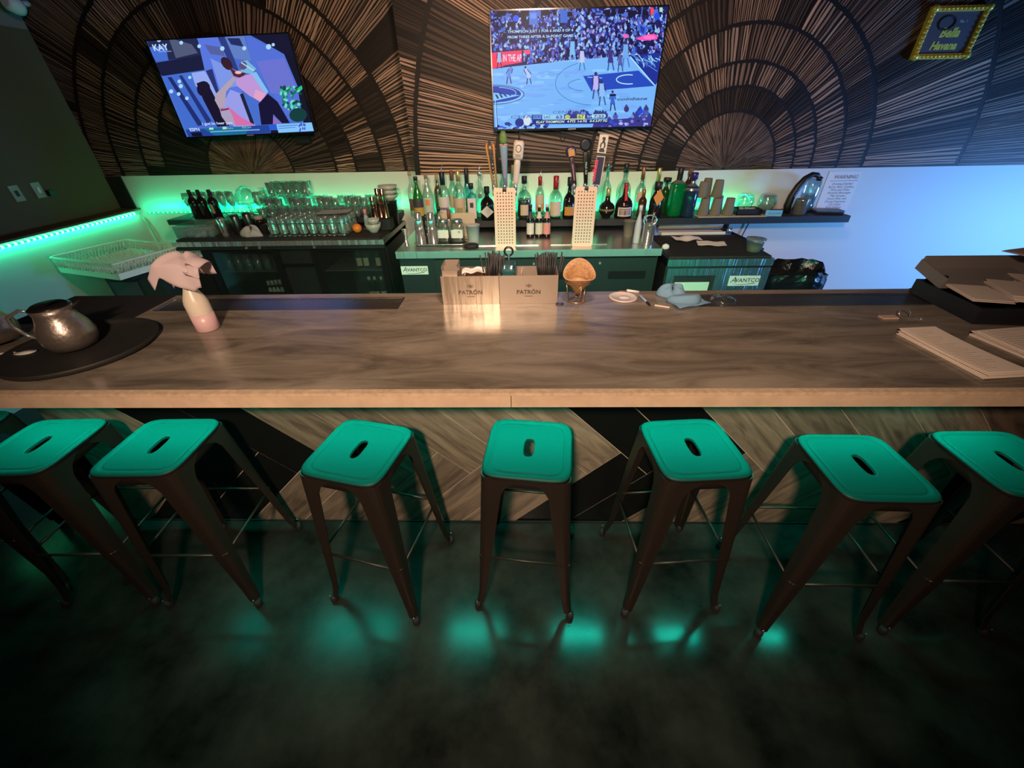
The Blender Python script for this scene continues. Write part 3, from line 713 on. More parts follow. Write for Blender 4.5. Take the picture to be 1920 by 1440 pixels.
# little cables and clip below the right set
tag(MB().tube([(0.30, 3.76, 1.66), (0.31, 3.76, 1.60), (0.33, 3.76, 1.575), (0.35, 3.76, 1.60), (0.36, 3.76, 1.66)], 0.003).obj('cable', BLK), 'thin black cable loop hanging under the basketball television', 'cable')
tag(MB().tube([(-0.02, 3.77, 1.66), (-0.02, 3.77, 1.56)], 0.006).obj('cable', BLK), 'short black cable stub below the left end of the basketball television', 'cable')
tag(MB().box((-1.98, 4.04, 1.58), (-1.86, 4.09, 1.65)).obj('power_box', BLK), 'small black box mounted under the left television', 'box')

# ================================================================== FRAME AND WARNING SIGN
t = thing('gilt_picture_frame', 'ornate gold frame with a dark plaque hanging on the mural at upper right', 'picture frame', (3.018, 3.775, 2.18))
w, h = 0.33, 0.225
for (x0, z0, x1, z1) in ((-w/2-.03, h/2, w/2+.03, h/2+.03), (-w/2-.03, -h/2-.03, w/2+.03, -h/2), (-w/2-.03, -h/2, -w/2, h/2), (w/2, -h/2, w/2+.03, h/2)):
    MB().box((x0, -0.022, z0), (x1, 0.008, z1)).obj('frame_bar', GOLD, t)
mb = MB()
for i in range(44):
    s = i/44*2*(w+h+0.06)
    W_, H_ = w+0.03, h+0.03
    if s < W_: x, z = -W_/2+s, H_/2
    elif s < W_+H_: x, z = W_/2, H_/2-(s-W_)
    elif s < 2*W_+H_: x, z = W_/2-(s-W_-H_), -H_/2
    else: x, z = -W_/2, -H_/2+(s-2*W_-H_)
    z = max(min(z, H_/2), -H_/2)
    mb.lathe([(0.004, -0.010), (0.012, -0.004), (0.012, 0.004), (0.004, 0.010)], seg=6, o=(x, -0.024, z))
for sx in (-1, 1):
    for sz in (-1, 1): mb.lathe([(0.01, -0.022), (0.024, -0.01), (0.024, 0.01), (0.01, 0.022)], seg=8, o=(sx*(w/2+.015), -0.02, sz*(h/2+.015)))
mb.obj('carved_beading', GOLD, t)
MB().box((-w/2, -0.008, -h/2), (w/2, 0.0, h/2)).obj('plaque', M('plaque_blue_grey', (0.10, 0.085, 0.10), 0.35), t)
MB().tube([(0.05*math.cos(a)*1.1-0.05, -0.010, 0.055+0.036*math.sin(a)) for a in [2*PI*i/20 for i in range(20)]], 0.006, closed=True).obj('emblem', BLKM, t)
GT = M('gold_print', (0.75, 0.62, 0.06), 0.5)
text('Bella', 0.070, GT, t, (0.0, -0.010, -0.02), shear=0.25, bold=0.003); text('Havana', 0.062, GT, t, (-0.005, -0.010, -0.088), shear=0.2, bold=0.003)
text('No. 1', 0.022, WHT, t, (0.06, -0.010, 0.055))
t = thing('paper_sign', 'white paper sign headed WARNING on the wall above the shelf end', 'sign', (2.70, 3.788, 1.17))
MB().box((-0.135, -0.0015, -0.15), (0.135, 0, 0.15)).obj('sheet', PAPERW, t)
SG = M('sign_grey_ink', (0.22, 0.22, 0.26), 0.7)
text('WARNING:', 0.040, SG, t, (0.02, -0.003, 0.095), shear=0.2)
MB().box((-0.10, -0.0028, 0.078), (0.13, -0.002, 0.081)).obj('rule', SG, t)
text('Drinking Distilled\nSpirits, Beer, Coolers,\nWine and Other\nAlcoholic Beverages\nMay Increase\nCancer Risk, and,\nDuring Pregnancy,\nCan Cause\nBirth Defects', 0.024, SG, t, (0.01, -0.003, 0.048), shear=0.2, space=0.95, name='small_print')

# ================================================================== BACK BAR UNITS
def sign(parent, x, y, z, w=0.2, h=0.062):
    p = MB().box((x-w/2, y-0.003, z-h/2), (x+w/2, y, z+h/2)).obj('maker_plate', M('plate_white', (0.62, 0.66, 0.58), 0.5), parent)
    text('A', h*0.85, INK, p, (x-w*0.36, y-0.004, z-h*0.18), shear=0.25)
    text('VANTCO', h*0.56, INK, p, (x+w*0.10, y-0.004, z-h*0.12), bold=0.0006, sx=1.02)
    MB().tube([(x-w*0.38+w*0.74*i/10, y-0.004, z-h*0.28 - h*0.10*math.sin(i/10*PI*1.2)) for i in range(11)], [0.0008+0.0018*i/10 for i in range(11)], seg=5).obj('swoosh', INK, p)
    return p
INT = M('cooler_interior', (0.05, 0.06, 0.055), 0.5)
# left cooler with two glass doors
t = thing('bar_cooler', 'wide black bar cooler with two glass doors and steel top, at left', 'cooler', (0, 0, 0))
x0, x1, y0, y1 = -2.885, -1.13, 3.315, 4.03
MB().box((x0, y0+0.04, 0), (x0+0.24, y1, 0.90)).box((x1-0.035, y0+0.04, 0), (x1, y1, 0.90)).box((-2.06, y0+0.04, 0), (-1.735, y1, 0.90)).box((x0, y1-0.03, 0), (x1, y1, 0.90)).box((x0, y0+0.04, 0), (x1, y1, 0.12)).box((x0, y0, 0.865), (x1, y1, 0.90)).obj('cabinet', BLK, t)
MB().box((x0-0.005, y0-0.006, 0.90), (x1+0.005, y1, 0.935)).obj('steel_top', STEEL, t); MB().box((x0-0.005, y0-0.012, 0.898), (x1+0.005, y0-0.006, 0.936)).obj('front_edge', STEELW, t)
for a, b in ((-2.645, -2.06), (-1.735, -1.155)):
    d = MB().box((a-0.02, y0, 0.10), (a+0.03, y0+0.04, 0.86)).box((b-0.03, y0, 0.10), (b+0.02, y0+0.04, 0.86)).box((a+0.03, y0, 0.845), (b-0.03, y0+0.04, 0.86)).box((a+0.03, y0, 0.10), (b-0.03, y0+0.04, 0.16)).obj('glass_door', BLKG, t)
    MB().box((a+0.03, y0+0.015, 0.16), (b-0.03, y0+0.019, 0.845)).obj('pane', glass('cooler_pane', (0.75, 0.8, 0.78), 0.10, 0.02), d)
    MB().box((a+0.03, y0+0.06, 0.660), (b-0.03, y1-0.05, 0.668)).obj('wire_shelf', M('wire_grey', (0.2, 0.22, 0.2), 0.4, 0.5), t)
    MB().box((a+0.0, y1-0.035, 0.12), (b, y1-0.032, 0.86)).obj('liner', INT, t)
for x in (-2.28, -2.17, -1.71): MB().lathe([(0.012, 0), (0.010, 0.012)], seg=10, mat=Matrix.Translation((x, y0, 0.882)) @ Matrix.Rotation(PI/2, 4, 'X')).obj('lock', CHROME, t)
MB().box((-2.03, y0-0.004, 0.73), (-1.76, y0+0.04, 0.735)).obj('seam', BLKG, t)
sign(t, -2.80, y0+0.04, 0.83, 0.17, 0.06)
tag(MB().box((-2.86, 3.33, 0.9355), (-1.16, 3.76, 0.948)).obj('bar_mat', RUB), 'black rubber mat lying along the top of the left cooler', 'mat')
ZL = 0.948
# middle keg cooler
t = thing('keg_cooler', 'black three door keg cooler with wavy reflective steel top, at centre', 'cooler', (0, 0, 0))
x0, x1, y0, y1 = -0.905, 0.985, 2.865, 3.70
MB().box((x0+0.01, y0+0.03, 0), (x1-0.01, y1, 0.915)).obj('cabinet', BLK, t)
MB().box((x0, y0, 0.915), (x1, y1, 0.960)).obj('steel_top', STEEL, t); MB().box((x0, y0-0.006, 0.912), (x1, y0, 0.961)).obj('front_edge', STEELW, t)
for a, b in ((-0.64, -0.10), (-0.09, 0.45), (0.46, 0.96)):
    d = MB().box((a, y0+0.008, 0.10), (b, y0+0.03, 0.895)).obj('door', BLK, t)
    MB().box((b-0.33, y0+0.002, 0.745), (b-0.06, y0+0.008, 0.80)).obj('recessed_pull', BLKG, d)
for x in (0.085, 0.56): MB().lathe([(0.011, 0), (0.009, 0.01)], seg=10, mat=Matrix.Translation((x, y0+0.008, 0.862)) @ Matrix.Rotation(PI/2, 4, 'X')).obj('lock', CHROME, t)
sign(t, -0.795, y0+0.03, 0.815)
for a, b in ((-0.33, 0.12), (0.21, 0.62)):
    MB().box((a, 2.99, 0.960), (b, 3.10, 0.9625)).box((a, 2.985, 0.960), (b, 2.99, 0.966)).obj('drip_pan', STEEL, t)
ZM = 0.960
# right steel unit
t = thing('undercounter_fridge', 'small steel front undercounter fridge reflecting teal light, at right', 'fridge', (0, 0, 0))
x0, x1, y0, y1 = 1.02, 1.75, 2.80, 3.45
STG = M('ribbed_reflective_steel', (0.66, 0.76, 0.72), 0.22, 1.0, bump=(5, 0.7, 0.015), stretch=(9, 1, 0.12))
MB().box((x0, y0+0.02, 0), (x1, y1, 0.845)).obj('cabinet', BLK, t)
MB().box((x0, y0, 0.852), (x1, y1, 0.900)).obj('top', STG, t)
d = MB().box((x0+0.01, y0, 0.10), (1.085, y0+0.02, 0.838)).box((1.375, y0, 0.10), (x1-0.005, y0+0.02, 0.838)).box((1.085, y0, 0.785), (1.375, y0+0.02, 0.838)).box((1.085, y0, 0.10), (1.375, y0+0.02, 0.56)).obj('door', STG, t)
MB().box((1.085, y0+0.012, 0.56), (1.375, y0+0.020, 0.785)).obj('recess', BLKM, d)
MB().box((1.10, y0+0.004, 0.56), (1.345, y0+0.014, 0.735)).obj('vent_panel', M('vent_cream', (0.5, 0.62, 0.45), 0.5), d)
sign(t, 1.585, y0, 0.745, 0.215, 0.072)
tag(MB().box((1.03, 2.83, 0.9005), (1.74, 3.43, 0.912)).obj('bar_mat', RUB), 'black rubber mat on the small steel fridge, under the white papers', 'mat')
ZR = 0.912
# side unit below the dish rack
t = thing('side_cabinet', 'dark green grey side cabinet under the white dish rack', 'cabinet', (0, 0, 0))
MB().box((-3.35, 3.05, 0), (-2.90, 3.75, 0.74)).obj('cabinet', M('dark_grey_green', (0.02, 0.026, 0.023), 0.5), t)
MB().box((-3.31, 3.035, 0.03), (-3.10, 3.05, 0.70)).obj('door', M('grey_green_door', (0.05, 0.06, 0.055), 0.5), t)
# shelves
SHB = M('black_shelf', (0.014, 0.013, 0.014), 0.55)
tag(MB().box((XJ+0.02, 3.47, 0.985), (2.655, YR-0.004, 1.035)).obj('wall_shelf', SHB), 'long black wall shelf carrying the row of liquor bottles', 'shelf')
tag(MB().box((-3.235, 3.77, 0.975), (-1.14, YL-0.004, 1.018)).obj('wall_shelf', SHB), 'black wall shelf at left carrying wine bottles and glasses', 'shelf')
ZS, ZS2 = 1.035, 1.018

# dish rack
t = thing('dish_rack', 'white plastic dish rack with lattice sides above the left side cabinet', 'rack', (-3.275, 3.22, 0.775), math.radians(-17))
w, d_, h = 0.36, 0.285, 0.125
RK = M('rack_plastic', (0.78, 0.80, 0.72), 0.5)
MB().box((-w, -d_, h-0.012), (w, -d_+0.012, h)).box((-w, d_-0.012, h-0.012), (w, d_, h)).box((-w, -d_, h-0.012), (-w+0.012, d_, h)).box((w-0.012, -d_, h-0.012), (w, d_, h)).obj('rim', RK, t)
MB().box((-w+.01, -d_+.01, 0), (w-.01, -d_+0.016, 0.045)).box((-w+.01, d_-0.016, 0), (w-.01, d_-.01, 0.045)).box((-w+.01, -d_+.01, 0), (-w+0.016, d_-.01, 0.045)).box((w-0.016, -d_+.01, 0), (w-.01, d_-.01, 0.045)).obj('lower_band', RK, t)
lat = MB()
for k in range(22):
    for sgn in (-1, 1):
        xa = -w+0.02 + k*(2*w-0.06)/21
        for yy in (-d_+0.008, d_-0.008): lat.tube([(xa, yy, 0.045), (xa+sgn*0.035 if abs(xa+sgn*0.035) < w-0.01 else xa, yy, h-0.01)], 0.0022, seg=4)
        ya = -d_+0.02 + k*(2*d_-0.06)/21
        for xx in (-w+0.008, w-0.008): lat.tube([(xx, ya, 0.045), (xx, ya+sgn*0.03 if abs(ya+sgn*0.03) < d_-0.01 else ya, h-0.01)], 0.0022, seg=4)
lat.obj('lattice', RK, t)['kind'] = 'stuff'
gr = MB()
for k in range(19):
    xa = -w+0.03 + k*(2*w-0.06)/18; gr.box((xa-0.003, -d_+.012, 0.006), (xa+0.003, d_-.012, 0.014))
for k in range(14):
    ya = -d_+0.03 + k*(2*d_-0.06)/13; gr.box((-w+.012, ya-0.003, 0.004), (w-.012, ya+0.003, 0.010))
for k in range(9):
    xa = -w+0.06 + k*0.075
    for j in range(9): gr.tube([(xa, -d_+0.05+j*0.06, 0.01), (xa, -d_+0.05+j*0.06, 0.07)], 0.003, seg=4)
gr.obj('base_grid', RK, t)['kind'] = 'stuff'
MB().box((-0.30, -0.18, -0.035), (0.30, 0.24, -0.001)).obj('rack_support', BLKM, t)

# trash bag
t = thing('trash_bin', 'bin lined with a creased black plastic bag at the right of the steel fridge', 'bin', (2.07, 3.12, 0))
MB().lathe([(0.17, 0.0), (0.2, 0.6), (0.21, 0.66)], seg=24).obj('bin_body', BLKM, t)
random.seed(9)
rs = []
for r_, z_, k_ in ((0.215, 0.40, 0.01), (0.232, 0.50, 0.02), (0.24, 0.60, 0.025), (0.25, 0.68, 0.03), (0.24, 0.735, 0.025), (0.215, 0.745, 0.03), (0.19, 0.70, 0.02), (0.17, 0.60, 0.02), (0.12, 0.52, 0.02)):
    ph = R()*6
    rs.append([((r_+k_*math.sin(j*7/32*2*PI+ph)*U(.4, 1))*1.15*math.cos(2*PI*j/32), (r_+k_*math.cos(j*5/32*2*PI)*U(.4, 1))*math.sin(2*PI*j/32), z_+U(-.012, .012)+0.02*math.sin(j*3/32*2*PI)) for j in range(32)])
MB().rings(rs, smooth=False, cap1=True).obj('bag', M('bag_plastic', (0.008, 0.010, 0.012), 0.22, bump=(14, 0.6, 0.02)), t)

# ================================================================== BOTTLES
SH = {
 'round': [(.86,0),(1,.02),(1,.56),(.93,.62),(.62,.70),(.36,.75),(.32,.80),(.31,.965),(.36,.97),(.36,1)],
 'slope': [(.86,0),(1,.02),(1,.45),(.9,.55),(.6,.68),(.36,.78),(.3,.86),(.3,1)],
 'square': [(.9,0),(1,.02),(1,.64),(.9,.69),(.55,.735),(.33,.76),(.31,.85),(.31,1)],
 'squat': [(.8,0),(1,.03),(1,.46),(.97,.52),(.8,.60),(.45,.67),(.3,.71),(.27,.8),(.27,1)],
 'orb': [(.45,0),(.55,.02),(.5,.06),(.75,.10),(.95,.20),(1,.30),(.95,.40),(.72,.50),(.42,.55),(.3,.62),(.25,.8),(.25,1)],
 'marnier': [(.9,0),(1,.02),(1,.30),(.97,.40),(.85,.50),(.6,.58),(.36,.63),(.3,.70),(.26,.85),(.26,1)],
 'wine': [(.9,0),(1,.02),(1,.58),(.93,.65),(.6,.72),(.36,.77),(.34,.8),(.34,1)],
 'beer': [(.92,0),(1,.02),(1,.50),(.92,.56),(.6,.66),(.42,.75),(.38,.95),(.44,.96),(.44,1)],
 'tall': [(.9,0),(1,.02),(.96,.60),(.85,.66),(.55,.72),(.34,.77),(.3,.85),(.3,1)],
}
def bottle(label, x, y, z, r, h, shape, mat, cap=None, labels=(), pw=2.0, group=None, liquid=None, pour=False, rz=0, name='liquor_bottle', cat='bottle'):
    t = thing(name, label, cat, (x, y, z), rz, group)
    prof = [(a*r, b*h) for a, b in SH[shape]]
    bh = h
    if cap: bh = h
    MB().lathe(prof, seg=20 if pw == 2.0 else 32, pw=pw).obj('glass_body', mat, t)
    if liquid:
        lm, lf = liquid
        lp = [(a*r*0.93, 0.006+b*h*0.99) for a, b in SH[shape] if b <= lf]
        MB().lathe(lp, seg=20, pw=pw).obj('liquid', lm, t)
    if cap:
        cm, f0, cr = cap
        MB().lathe([(cr*r, f0*h), (cr*r, h*1.003), (cr*r*0.9, h*1.008)], seg=14).obj('cap', cm, t)
    for (f0, f1, lm, ha, *rest) in labels:
        def rad(f):
            P = SH[shape]
            for (a0, b0), (a1, b1) in zip(P, P[1:]):
                if b0 <= f <= b1: return a0+(a1-a0)*(f-b0)/max(b1-b0, 1e-6)
            return 1
        if rest and rest[0] == 'diamond':
            q = r*1.02; c = h*(f0+f1)/2; hh = h*(f1-f0)/2; ww = q*ha
            o = MB().quad([(-ww, -q-0.002, c), (0, -q-0.002, c-hh), (ww, -q-0.002, c), (0, -q-0.002, c+hh)]).quad([(-ww, -q, c), (0, -q, c+hh), (ww, -q, c), (0, -q, c-hh)]).obj('label', lm, t)
        else:
            MB().lathe([(rad(f0+(f1-f0)*k/4)*r*1.012+0.0004, h*(f0+(f1-f0)*k/4)) for k in range(5)], seg=14, a0=-PI/2-ha, a1=-PI/2+ha, cap=False, pw=pw).obj('label', lm, t)
    if pour:
        MB().tube([(0, 0, h), (0, 0, h+0.02), (0.01, 0, h+0.05)], 0.0035, seg=6).obj('pourer', CHROME, t)
    return t
L_ = lambda n, c, r=0.6: M('label_'+n, c, r)
YEL = L_('yellow', (0.45, 0.30, 0.06)); WL = L_('white', (0.62, 0.60, 0.55)); BEI = L_('beige', (0.55, 0.47, 0.33)); ORA = L_('orange', (0.65, 0.26, 0.05)); DKL = L_('dark', (0.04, 0.04, 0.05))
REDC = M('red_wax', (0.32, 0.012, 0.015), 0.3); COP = M('copper_cap', (0.35, 0.14, 0.06), 0.35, 0.6); CORK = M('cork', (0.4, 0.28, 0.16), 0.7); GCAP = M('gold_cap', (0.55, 0.42, 0.15), 0.35, 0.6)
BROWNL = L_('brown', (0.16, 0.07, 0.04)); PINKL = L_('pink', (0.62, 0.25, 0.22))
F, B = 3.58, 3.70
bottle('clear bottle with cork stopper behind the green bottle at the shelf left end', -0.935, B, ZS, .036, .345, 'round', GL, (CORK, .92, .42), [(.15, .42, BROWNL, .9)])
t = bottle('green soda bottle with dark and yellow fruit label, leftmost on the long shelf', -0.861, F, ZS, .045, .320, 'slope', GLG, (BLK, .92, .36), [(.10, .30, YEL, 1.3), (.30, .50, DKL, 1.3)], name='soda_bottle')
bottle('clear bottle with frosted body and small orange round seal', -0.776, F, ZS, .048, .340, 'slope', GL, (CORK, .90, .30), [(.12, .5, L_('frost', (0.42, 0.55, 0.45)), 1.0), (.33, .46, ORA, .36)])
bottle('amber bottle half hidden behind the white label vodka bottle', -0.713, B, ZS, .034, .320, 'tall', GLA, (CORK, .88, .4))
t = bottle('clear vodka bottle with big white label and tall black cap', -0.645, F, ZS, .049, .350, 'round', GL, (BLK, .74, .44), [(.06, .50, WL, 1.1), (.22, .27, L_('navy', (0.05, 0.05, 0.12)), .8)], pour=True)
bottle('clear bottle with dark brown neck behind the gold topped bottle', -0.585, B, ZS, .041, .345, 'round', GL, (BROWNL, .80, .42), [(.2, .5, BEI, .9)])
bottle('clear bottle with beige illustrated label and gold neck', -0.515, F, ZS, .050, .355, 'round', GL, (GCAP, .80, .38), [(.06, .46, BEI, 1.2), (.14, .26, L_('olive', (0.3, 0.3, 0.12)), .5)])
bottle('tall thin bottle with black ribbed neck behind the pale blue bottle', -0.461, B, ZS, .032, .362, 'tall', GLB, (BLK, .66, .55), [(.1, .4, DKL, .9)])
bottle('pale blue square gin bottle with long white label and black cap', -0.409, F-.05, ZS, .038, .272, 'square', GLB, (BLK, .86, .5), [(.05, .62, WL, .85), (.36, .50, DKL, .35)], pw=5)
bottle('clear tequila bottle with round cork and silver pourer', -0.343, F+.02, ZS, .046, .345, 'squat', GL, (CHROME, .93, .40), [(.46, .55, L_('small_bee', (0.12, 0.12, 0.1)), .3)], pour=True)
bottle('black gin bottle with white diamond label beside the left perforated plate', -0.285, F-.04, ZS, .056, .245, 'squat', DKG, (BLK, .8, .4), [(.08, .46, WL, .95, 'diamond')])
bottle('dark capped clear bottle behind the left beer taps', -0.155, B, ZS, .036, .40, 'tall', GL, (BLK, .86, .5))
bottle('clear bottle with cork behind the pale white tap handle', -0.075, B, ZS, .034, .38, 'tall', GL, (CORK, .84, .45))
bottle('dark whisky bottle with clear shoulders and oval beige label, right of the left plate', 0.020, F-.02, ZS, .060, .312, 'squat', GL, (BLK, .84, .36), [(.10, .36, BEI, .55)], liquid=(WHISK, .48))
bottle('slim bottle with red neck and beige orange label', 0.148, F, ZS, .038, .305, 'tall', GL, (REDC, .80, .42), [(.18, .58, BEI, 1.2), (.22, .36, ORA, .9)], liquid=(M('pale_whisky', (0.35, 0.16, 0.05), 0.2), .5), pour=True)
bottle('whisky bottle with dripping red wax neck and square beige label', 0.276, F-.02, ZS, .055, .310, 'squat', GL, (REDC, .70, .40), [(.08, .42, BEI, .9)], liquid=(WHISK, .2))
bottle('dark round bottle with orange label against the right perforated plate', 0.390, F-.02, ZS, .052, .300, 'marnier', DKG, (BLK, .80, .45), [(.08, .30, ORA, .8)])
bottle('black orb shaped liqueur bottle with gold band', 0.701, F-.03, ZS, .066, .215, 'orb', DKG, (GCAP, .75, .28), [(.26, .33, L_('gold_band', (0.16, 0.13, 0.05), 0.4), 1.2)])
bottle('tall clear domed bottle with pointed glass stopper behind the orb bottle', 0.709, B, ZS, .045, .375, 'squat', GL, (GLB, .80, .30))
bottle('clear decanter with wide collar and black stopper behind the red ribbon bottle', 0.857, B, ZS, .060, .375, 'squat', GL, (BLK, .84, .36), [(.28, .42, DKL, .3)])
t = bottle('black liqueur bottle with red ribbon, red cap and framed label', 0.835, F-.05, ZS, .070, .255, 'marnier', DKG, (REDC, .86, .28), [(.08, .34, WL, .85), (.11, .31, BROWNL, .70)])
MB().quad([(-.012, -.068, .10), (.012, -.068, .10), (.010, -.022, .20), (-.010, -.022, .20)]).quad([(-.010, -.022, .20), (.010, -.022, .20), (.010, -.022, .235), (-.010, -.022, .235)]).obj('ribbon', M('red_ribbon', (0.5, 0.03, 0.04), 0.4), t)
bottle('clear bottle with beige label and flared copper stopper', 0.979, F+.04, ZS, .043, .355, 'squat', GL, (COP, .76, .36), [(.3, .52, BEI, .9)])
bottle('small brown bottle with copper foil neck in front of the copper stopper bottle', 0.985, F-.04, ZS, .034, .205, 'tall', WHISK, (COP, .72, .42), [(.1, .45, L_('purple', (0.05, 0.03, 0.05)), 1.0)])
t = bottle('black bottle with orange diamond label, right of the copper foil bottle', 1.087, F-.06, ZS, .050, .262, 'slope', DKG, (BLK, .78, .6), [(.36, .84, ORA, .80, 'diamond')])
bottle('clear bottle with long gold neck behind the orange diamond label', 1.130, B, ZS, .040, .34, 'round', GL, (GCAP, .72, .42))
bottle('dark bottle with wide flat stopper left of the textured green bottle', 1.205, B-.01, ZS, .036, .270, 'tall', DKGR, (BLK, .90, .9))
bottle('tall textured green bottle with silver and black neck', 1.262, F, ZS, .055, .352, 'square', M('embossed_green', (0.0, 0.16, 0.04), 0.12, bump=(45, 0.5, 0.01)), (BLK, .76, .40), [(.70, .76, CHROME, 1.4)], pw=4)
bottle('tall dark brown bottle with pointed stopper behind the dark blue bottle', 1.385, B, ZS, .046, .335, 'tall', WHISK, (BROWNL, .86, .45))
bottle('dark blue engraved bottle with purple pointed stopper', 1.362, F-.04, ZS, .055, .320, 'square', DKB, (M('purple_stopper', (0.03, 0.02, 0.12), 0.3), .86, .5), [(.62, .82, M('silver_collar', (0.4, 0.4, 0.42), 0.3, 0.8), 1.5)])
# small beers
for i, (x, lm, lb) in enumerate(((0.065, WL, 'small dark beer bottle with hop glass white label, left of three'), (0.132, L_('cream2', (0.55, 0.55, 0.45)), 'small dark beer bottle with cream label, middle of three'), (0.192, PINKL, 'small dark beer bottle with pink oval label, right of three'))):
    bottle(lb, x, 3.24, ZM, .030, .232, 'beer', DKG, (WL if i else BLK, .93, .46), [(.10, .46, lm, 1.2), (.6, .8, lm if i else DKL, 1.2)], name='beer_bottle')
# wine bottles at left
for x, lb in ((-2.965, 'black wine bottle, leftmost of the three on the left shelf'), (-2.885, 'black wine bottle, middle of the three on the left shelf'), (-2.785, 'black wine bottle with gold crest label, rightmost of three on left shelf')):
    bottle(lb, x, 3.83, ZS2, .040, .235, 'wine', DKG, (BLKM, .80, .40), [(.2, .5, BLKM if x < -2.8 else L_('gold_crest', (0.35, 0.28, 0.15)), .35)], name='wine_bottle')

# ================================================================== CUPS
KR = M('kraft_cup', (0.17, 0.155, 0.11), 0.75)
def cup(label, x, y, z, r, h, mat=KR, group=None, up=False, inner=None, name='paper_cup'):
    t = thing(name, label, 'cup', (x, y, z), 0, group)
    if up: prof = [(r*.72, 0), (r, h), (r*1.04, h), (r*1.04, h-.004), (r*.97, h-.002), (r*.70, .004)]
    else: prof = [(r*1.04, 0), (r*1.04, .006), (r, .007), (r*.74, h-.002), (r*.72, h), (r*.68, h), (r*.66, h-.006), (0.001, h-.006)]
    MB().lathe(prof, seg=22, cap=False).obj('cup_wall', mat, t)
    if up: MB().lathe([(0.001, .004), (r*.70, .004)], seg=22, cap=False).obj('cup_base', mat, t)
    return t
for x, y, z, lb in ((1.495, 3.55, ZS, 'upside down brown paper cup, front row left'), (1.592, 3.55, ZS, 'upside down brown paper cup, front row middle'), (1.698, 3.55, ZS, 'upside down brown paper cup, front row right'),
                    (1.545, 3.66, ZS, 'upside down brown paper cup in the back row, left'), (1.650, 3.66, ZS, 'upside down brown paper cup in the back row, right')):
    cup(lb, x, y, z, .044, .133)
cup('upside down brown paper cup stacked on top, left of the upper three', 1.475, 3.60, ZS+.1335, .042, .115)
cup('upside down brown paper cup stacked on top, rear middle of upper three', 1.535, 3.68, ZS+.1335, .042, .130)
cup('upside down brown paper cup stacked on top, right of the upper three', 1.600, 3.61, ZS+.1335, .044, .125)
cup('brown paper cup standing upright on the keg cooler, right of the plates', 0.822, 3.22, ZM, .046, .115, up=True)
t = cup('frosted white plastic cup standing at the left of the keg cooler top', -0.362, 3.06, ZM, .052, .135, M('frosted_plastic', (0.42, 0.44, 0.42), 0.4), up=True, name='plastic_cup')

# ================================================================== BEER TAPS AND PERFORATED PLATES
PL = M('perforated_plate_metal', (0.80, 0.52, 0.41), 0.4, 0.2, bump=(30, 0.1, 0.002), stretch=(6, 1, 0.3))
def perf(label, x, tilt):
    t = thing('perforated_plate', label, 'metal plate', (x, 2.945, ZM)); t.rotation_euler = (math.radians(-3), math.radians(tilt), 0)
    w, h = 0.146, 0.388; nx, nz = 6, 17; hs = 0.0076
    xs = [-w/2]; zs = [0]
    for i in range(nx): c = -w/2 + 0.024 + i*(w-0.048)/(nx-1); xs += [c-hs/2, c+hs/2]
    for j in range(nz): c = 0.030 + j*(h-0.062)/(nz-1); zs += [c-hs/2, c+hs/2]
    xs.append(w/2); zs.append(h)
    mb = MB()
    for i in range(len(xs)-1):
        for j in range(len(zs)-1):
            if i % 2 == 1 and j % 2 == 1: continue
            if i in (0, len(xs)-2) and j in (0, len(zs)-2):
                s1 = -1 if i == 0 else 1; cx = xs[i+1] if i == 0 else xs[i]; cz = zs[j+1] if j == 0 else zs[j]; ex = xs[0] if i == 0 else xs[-1]; ez = zs[0] if j == 0 else zs[-1]
                P = [(cx, cz), (cx, ez)] + [(ex + (cx-ex)*(1-math.sin(a))*0.5, ez + (cz-ez)*(1-math.cos(a))*0.5) for a in (0, PI/6, PI/3, PI/2)] + [(ex, cz)]
                ar = sum(P[k-1][0]*P[k][1]-P[k][0]*P[k-1][1] for k in range(len(P)))
                if ar < 0: P.reverse()
                mb.quad([(a, 0, b_) for a, b_ in P]); mb.quad([(a, 0.004, b_) for a, b_ in reversed(P)])
                continue
            if j == len(zs)-2 and i in (5, 6, 7):
                mb.quad([(xs[i], 0, zs[j]), (xs[i+1], 0, zs[j]), (xs[i+1], 0, zs[j]+.003), (xs[i], 0, zs[j]+.003)]); continue
            a, b_, c, e = xs[i], xs[i+1], zs[j], zs[j+1]
            mb.quad([(a, 0, c), (b_, 0, c), (b_, 0, e), (a, 0, e)]); mb.quad([(a, .004, c), (a, .004, e), (b_, .004, e), (b_, .004, c)])
    mb.box((-w/2-.001, 0.0, 0.012), (-w/2, .006, h-.012)).box((w/2, 0.0, 0.012), (w/2+.001, .006, h-.012))
    mb.obj('plate_sheet', PL, t)
    MB().box((-w/2+.004, .008, .006), (w/2-.004, .014, h-.012)).obj('pan', BLKM, t)  # black backing added behind the sheet so its holes look dark
perf('tall perforated metal plate leaning on the left beer tap tower', -0.118, 0)
perf('tall perforated metal plate leaning on the right beer tap tower', 0.432, 0.6)
def tower(label, x):
    t = thing('beer_tap_tower', label, 'beer tap', (x, 3.04, ZM))
    MB().lathe([(.050, 0), (.050, .008), (.042, .012), (.040, .34), (.036, .355)], seg=24).obj('column', CHROME, t)
    MB().box((-.085, -.022, .33), (.085, .022, .375)).obj('head', CHROME, t)
    for dx in (-.075, 0, .075):
        f = MB().lathe([(.012, 0), (.014, .02), (.010, .035)], seg=12, o=(dx, -.02, .37)).tube([(dx, -.02, .375), (dx, -.06, .372), (dx, -.065, .345)], .008).obj('faucet', CHROME, t)
    return t
tower('chrome beer tap tower behind the left perforated plate', -0.118)
tower('chrome beer tap tower behind the right perforated plate', 0.432)
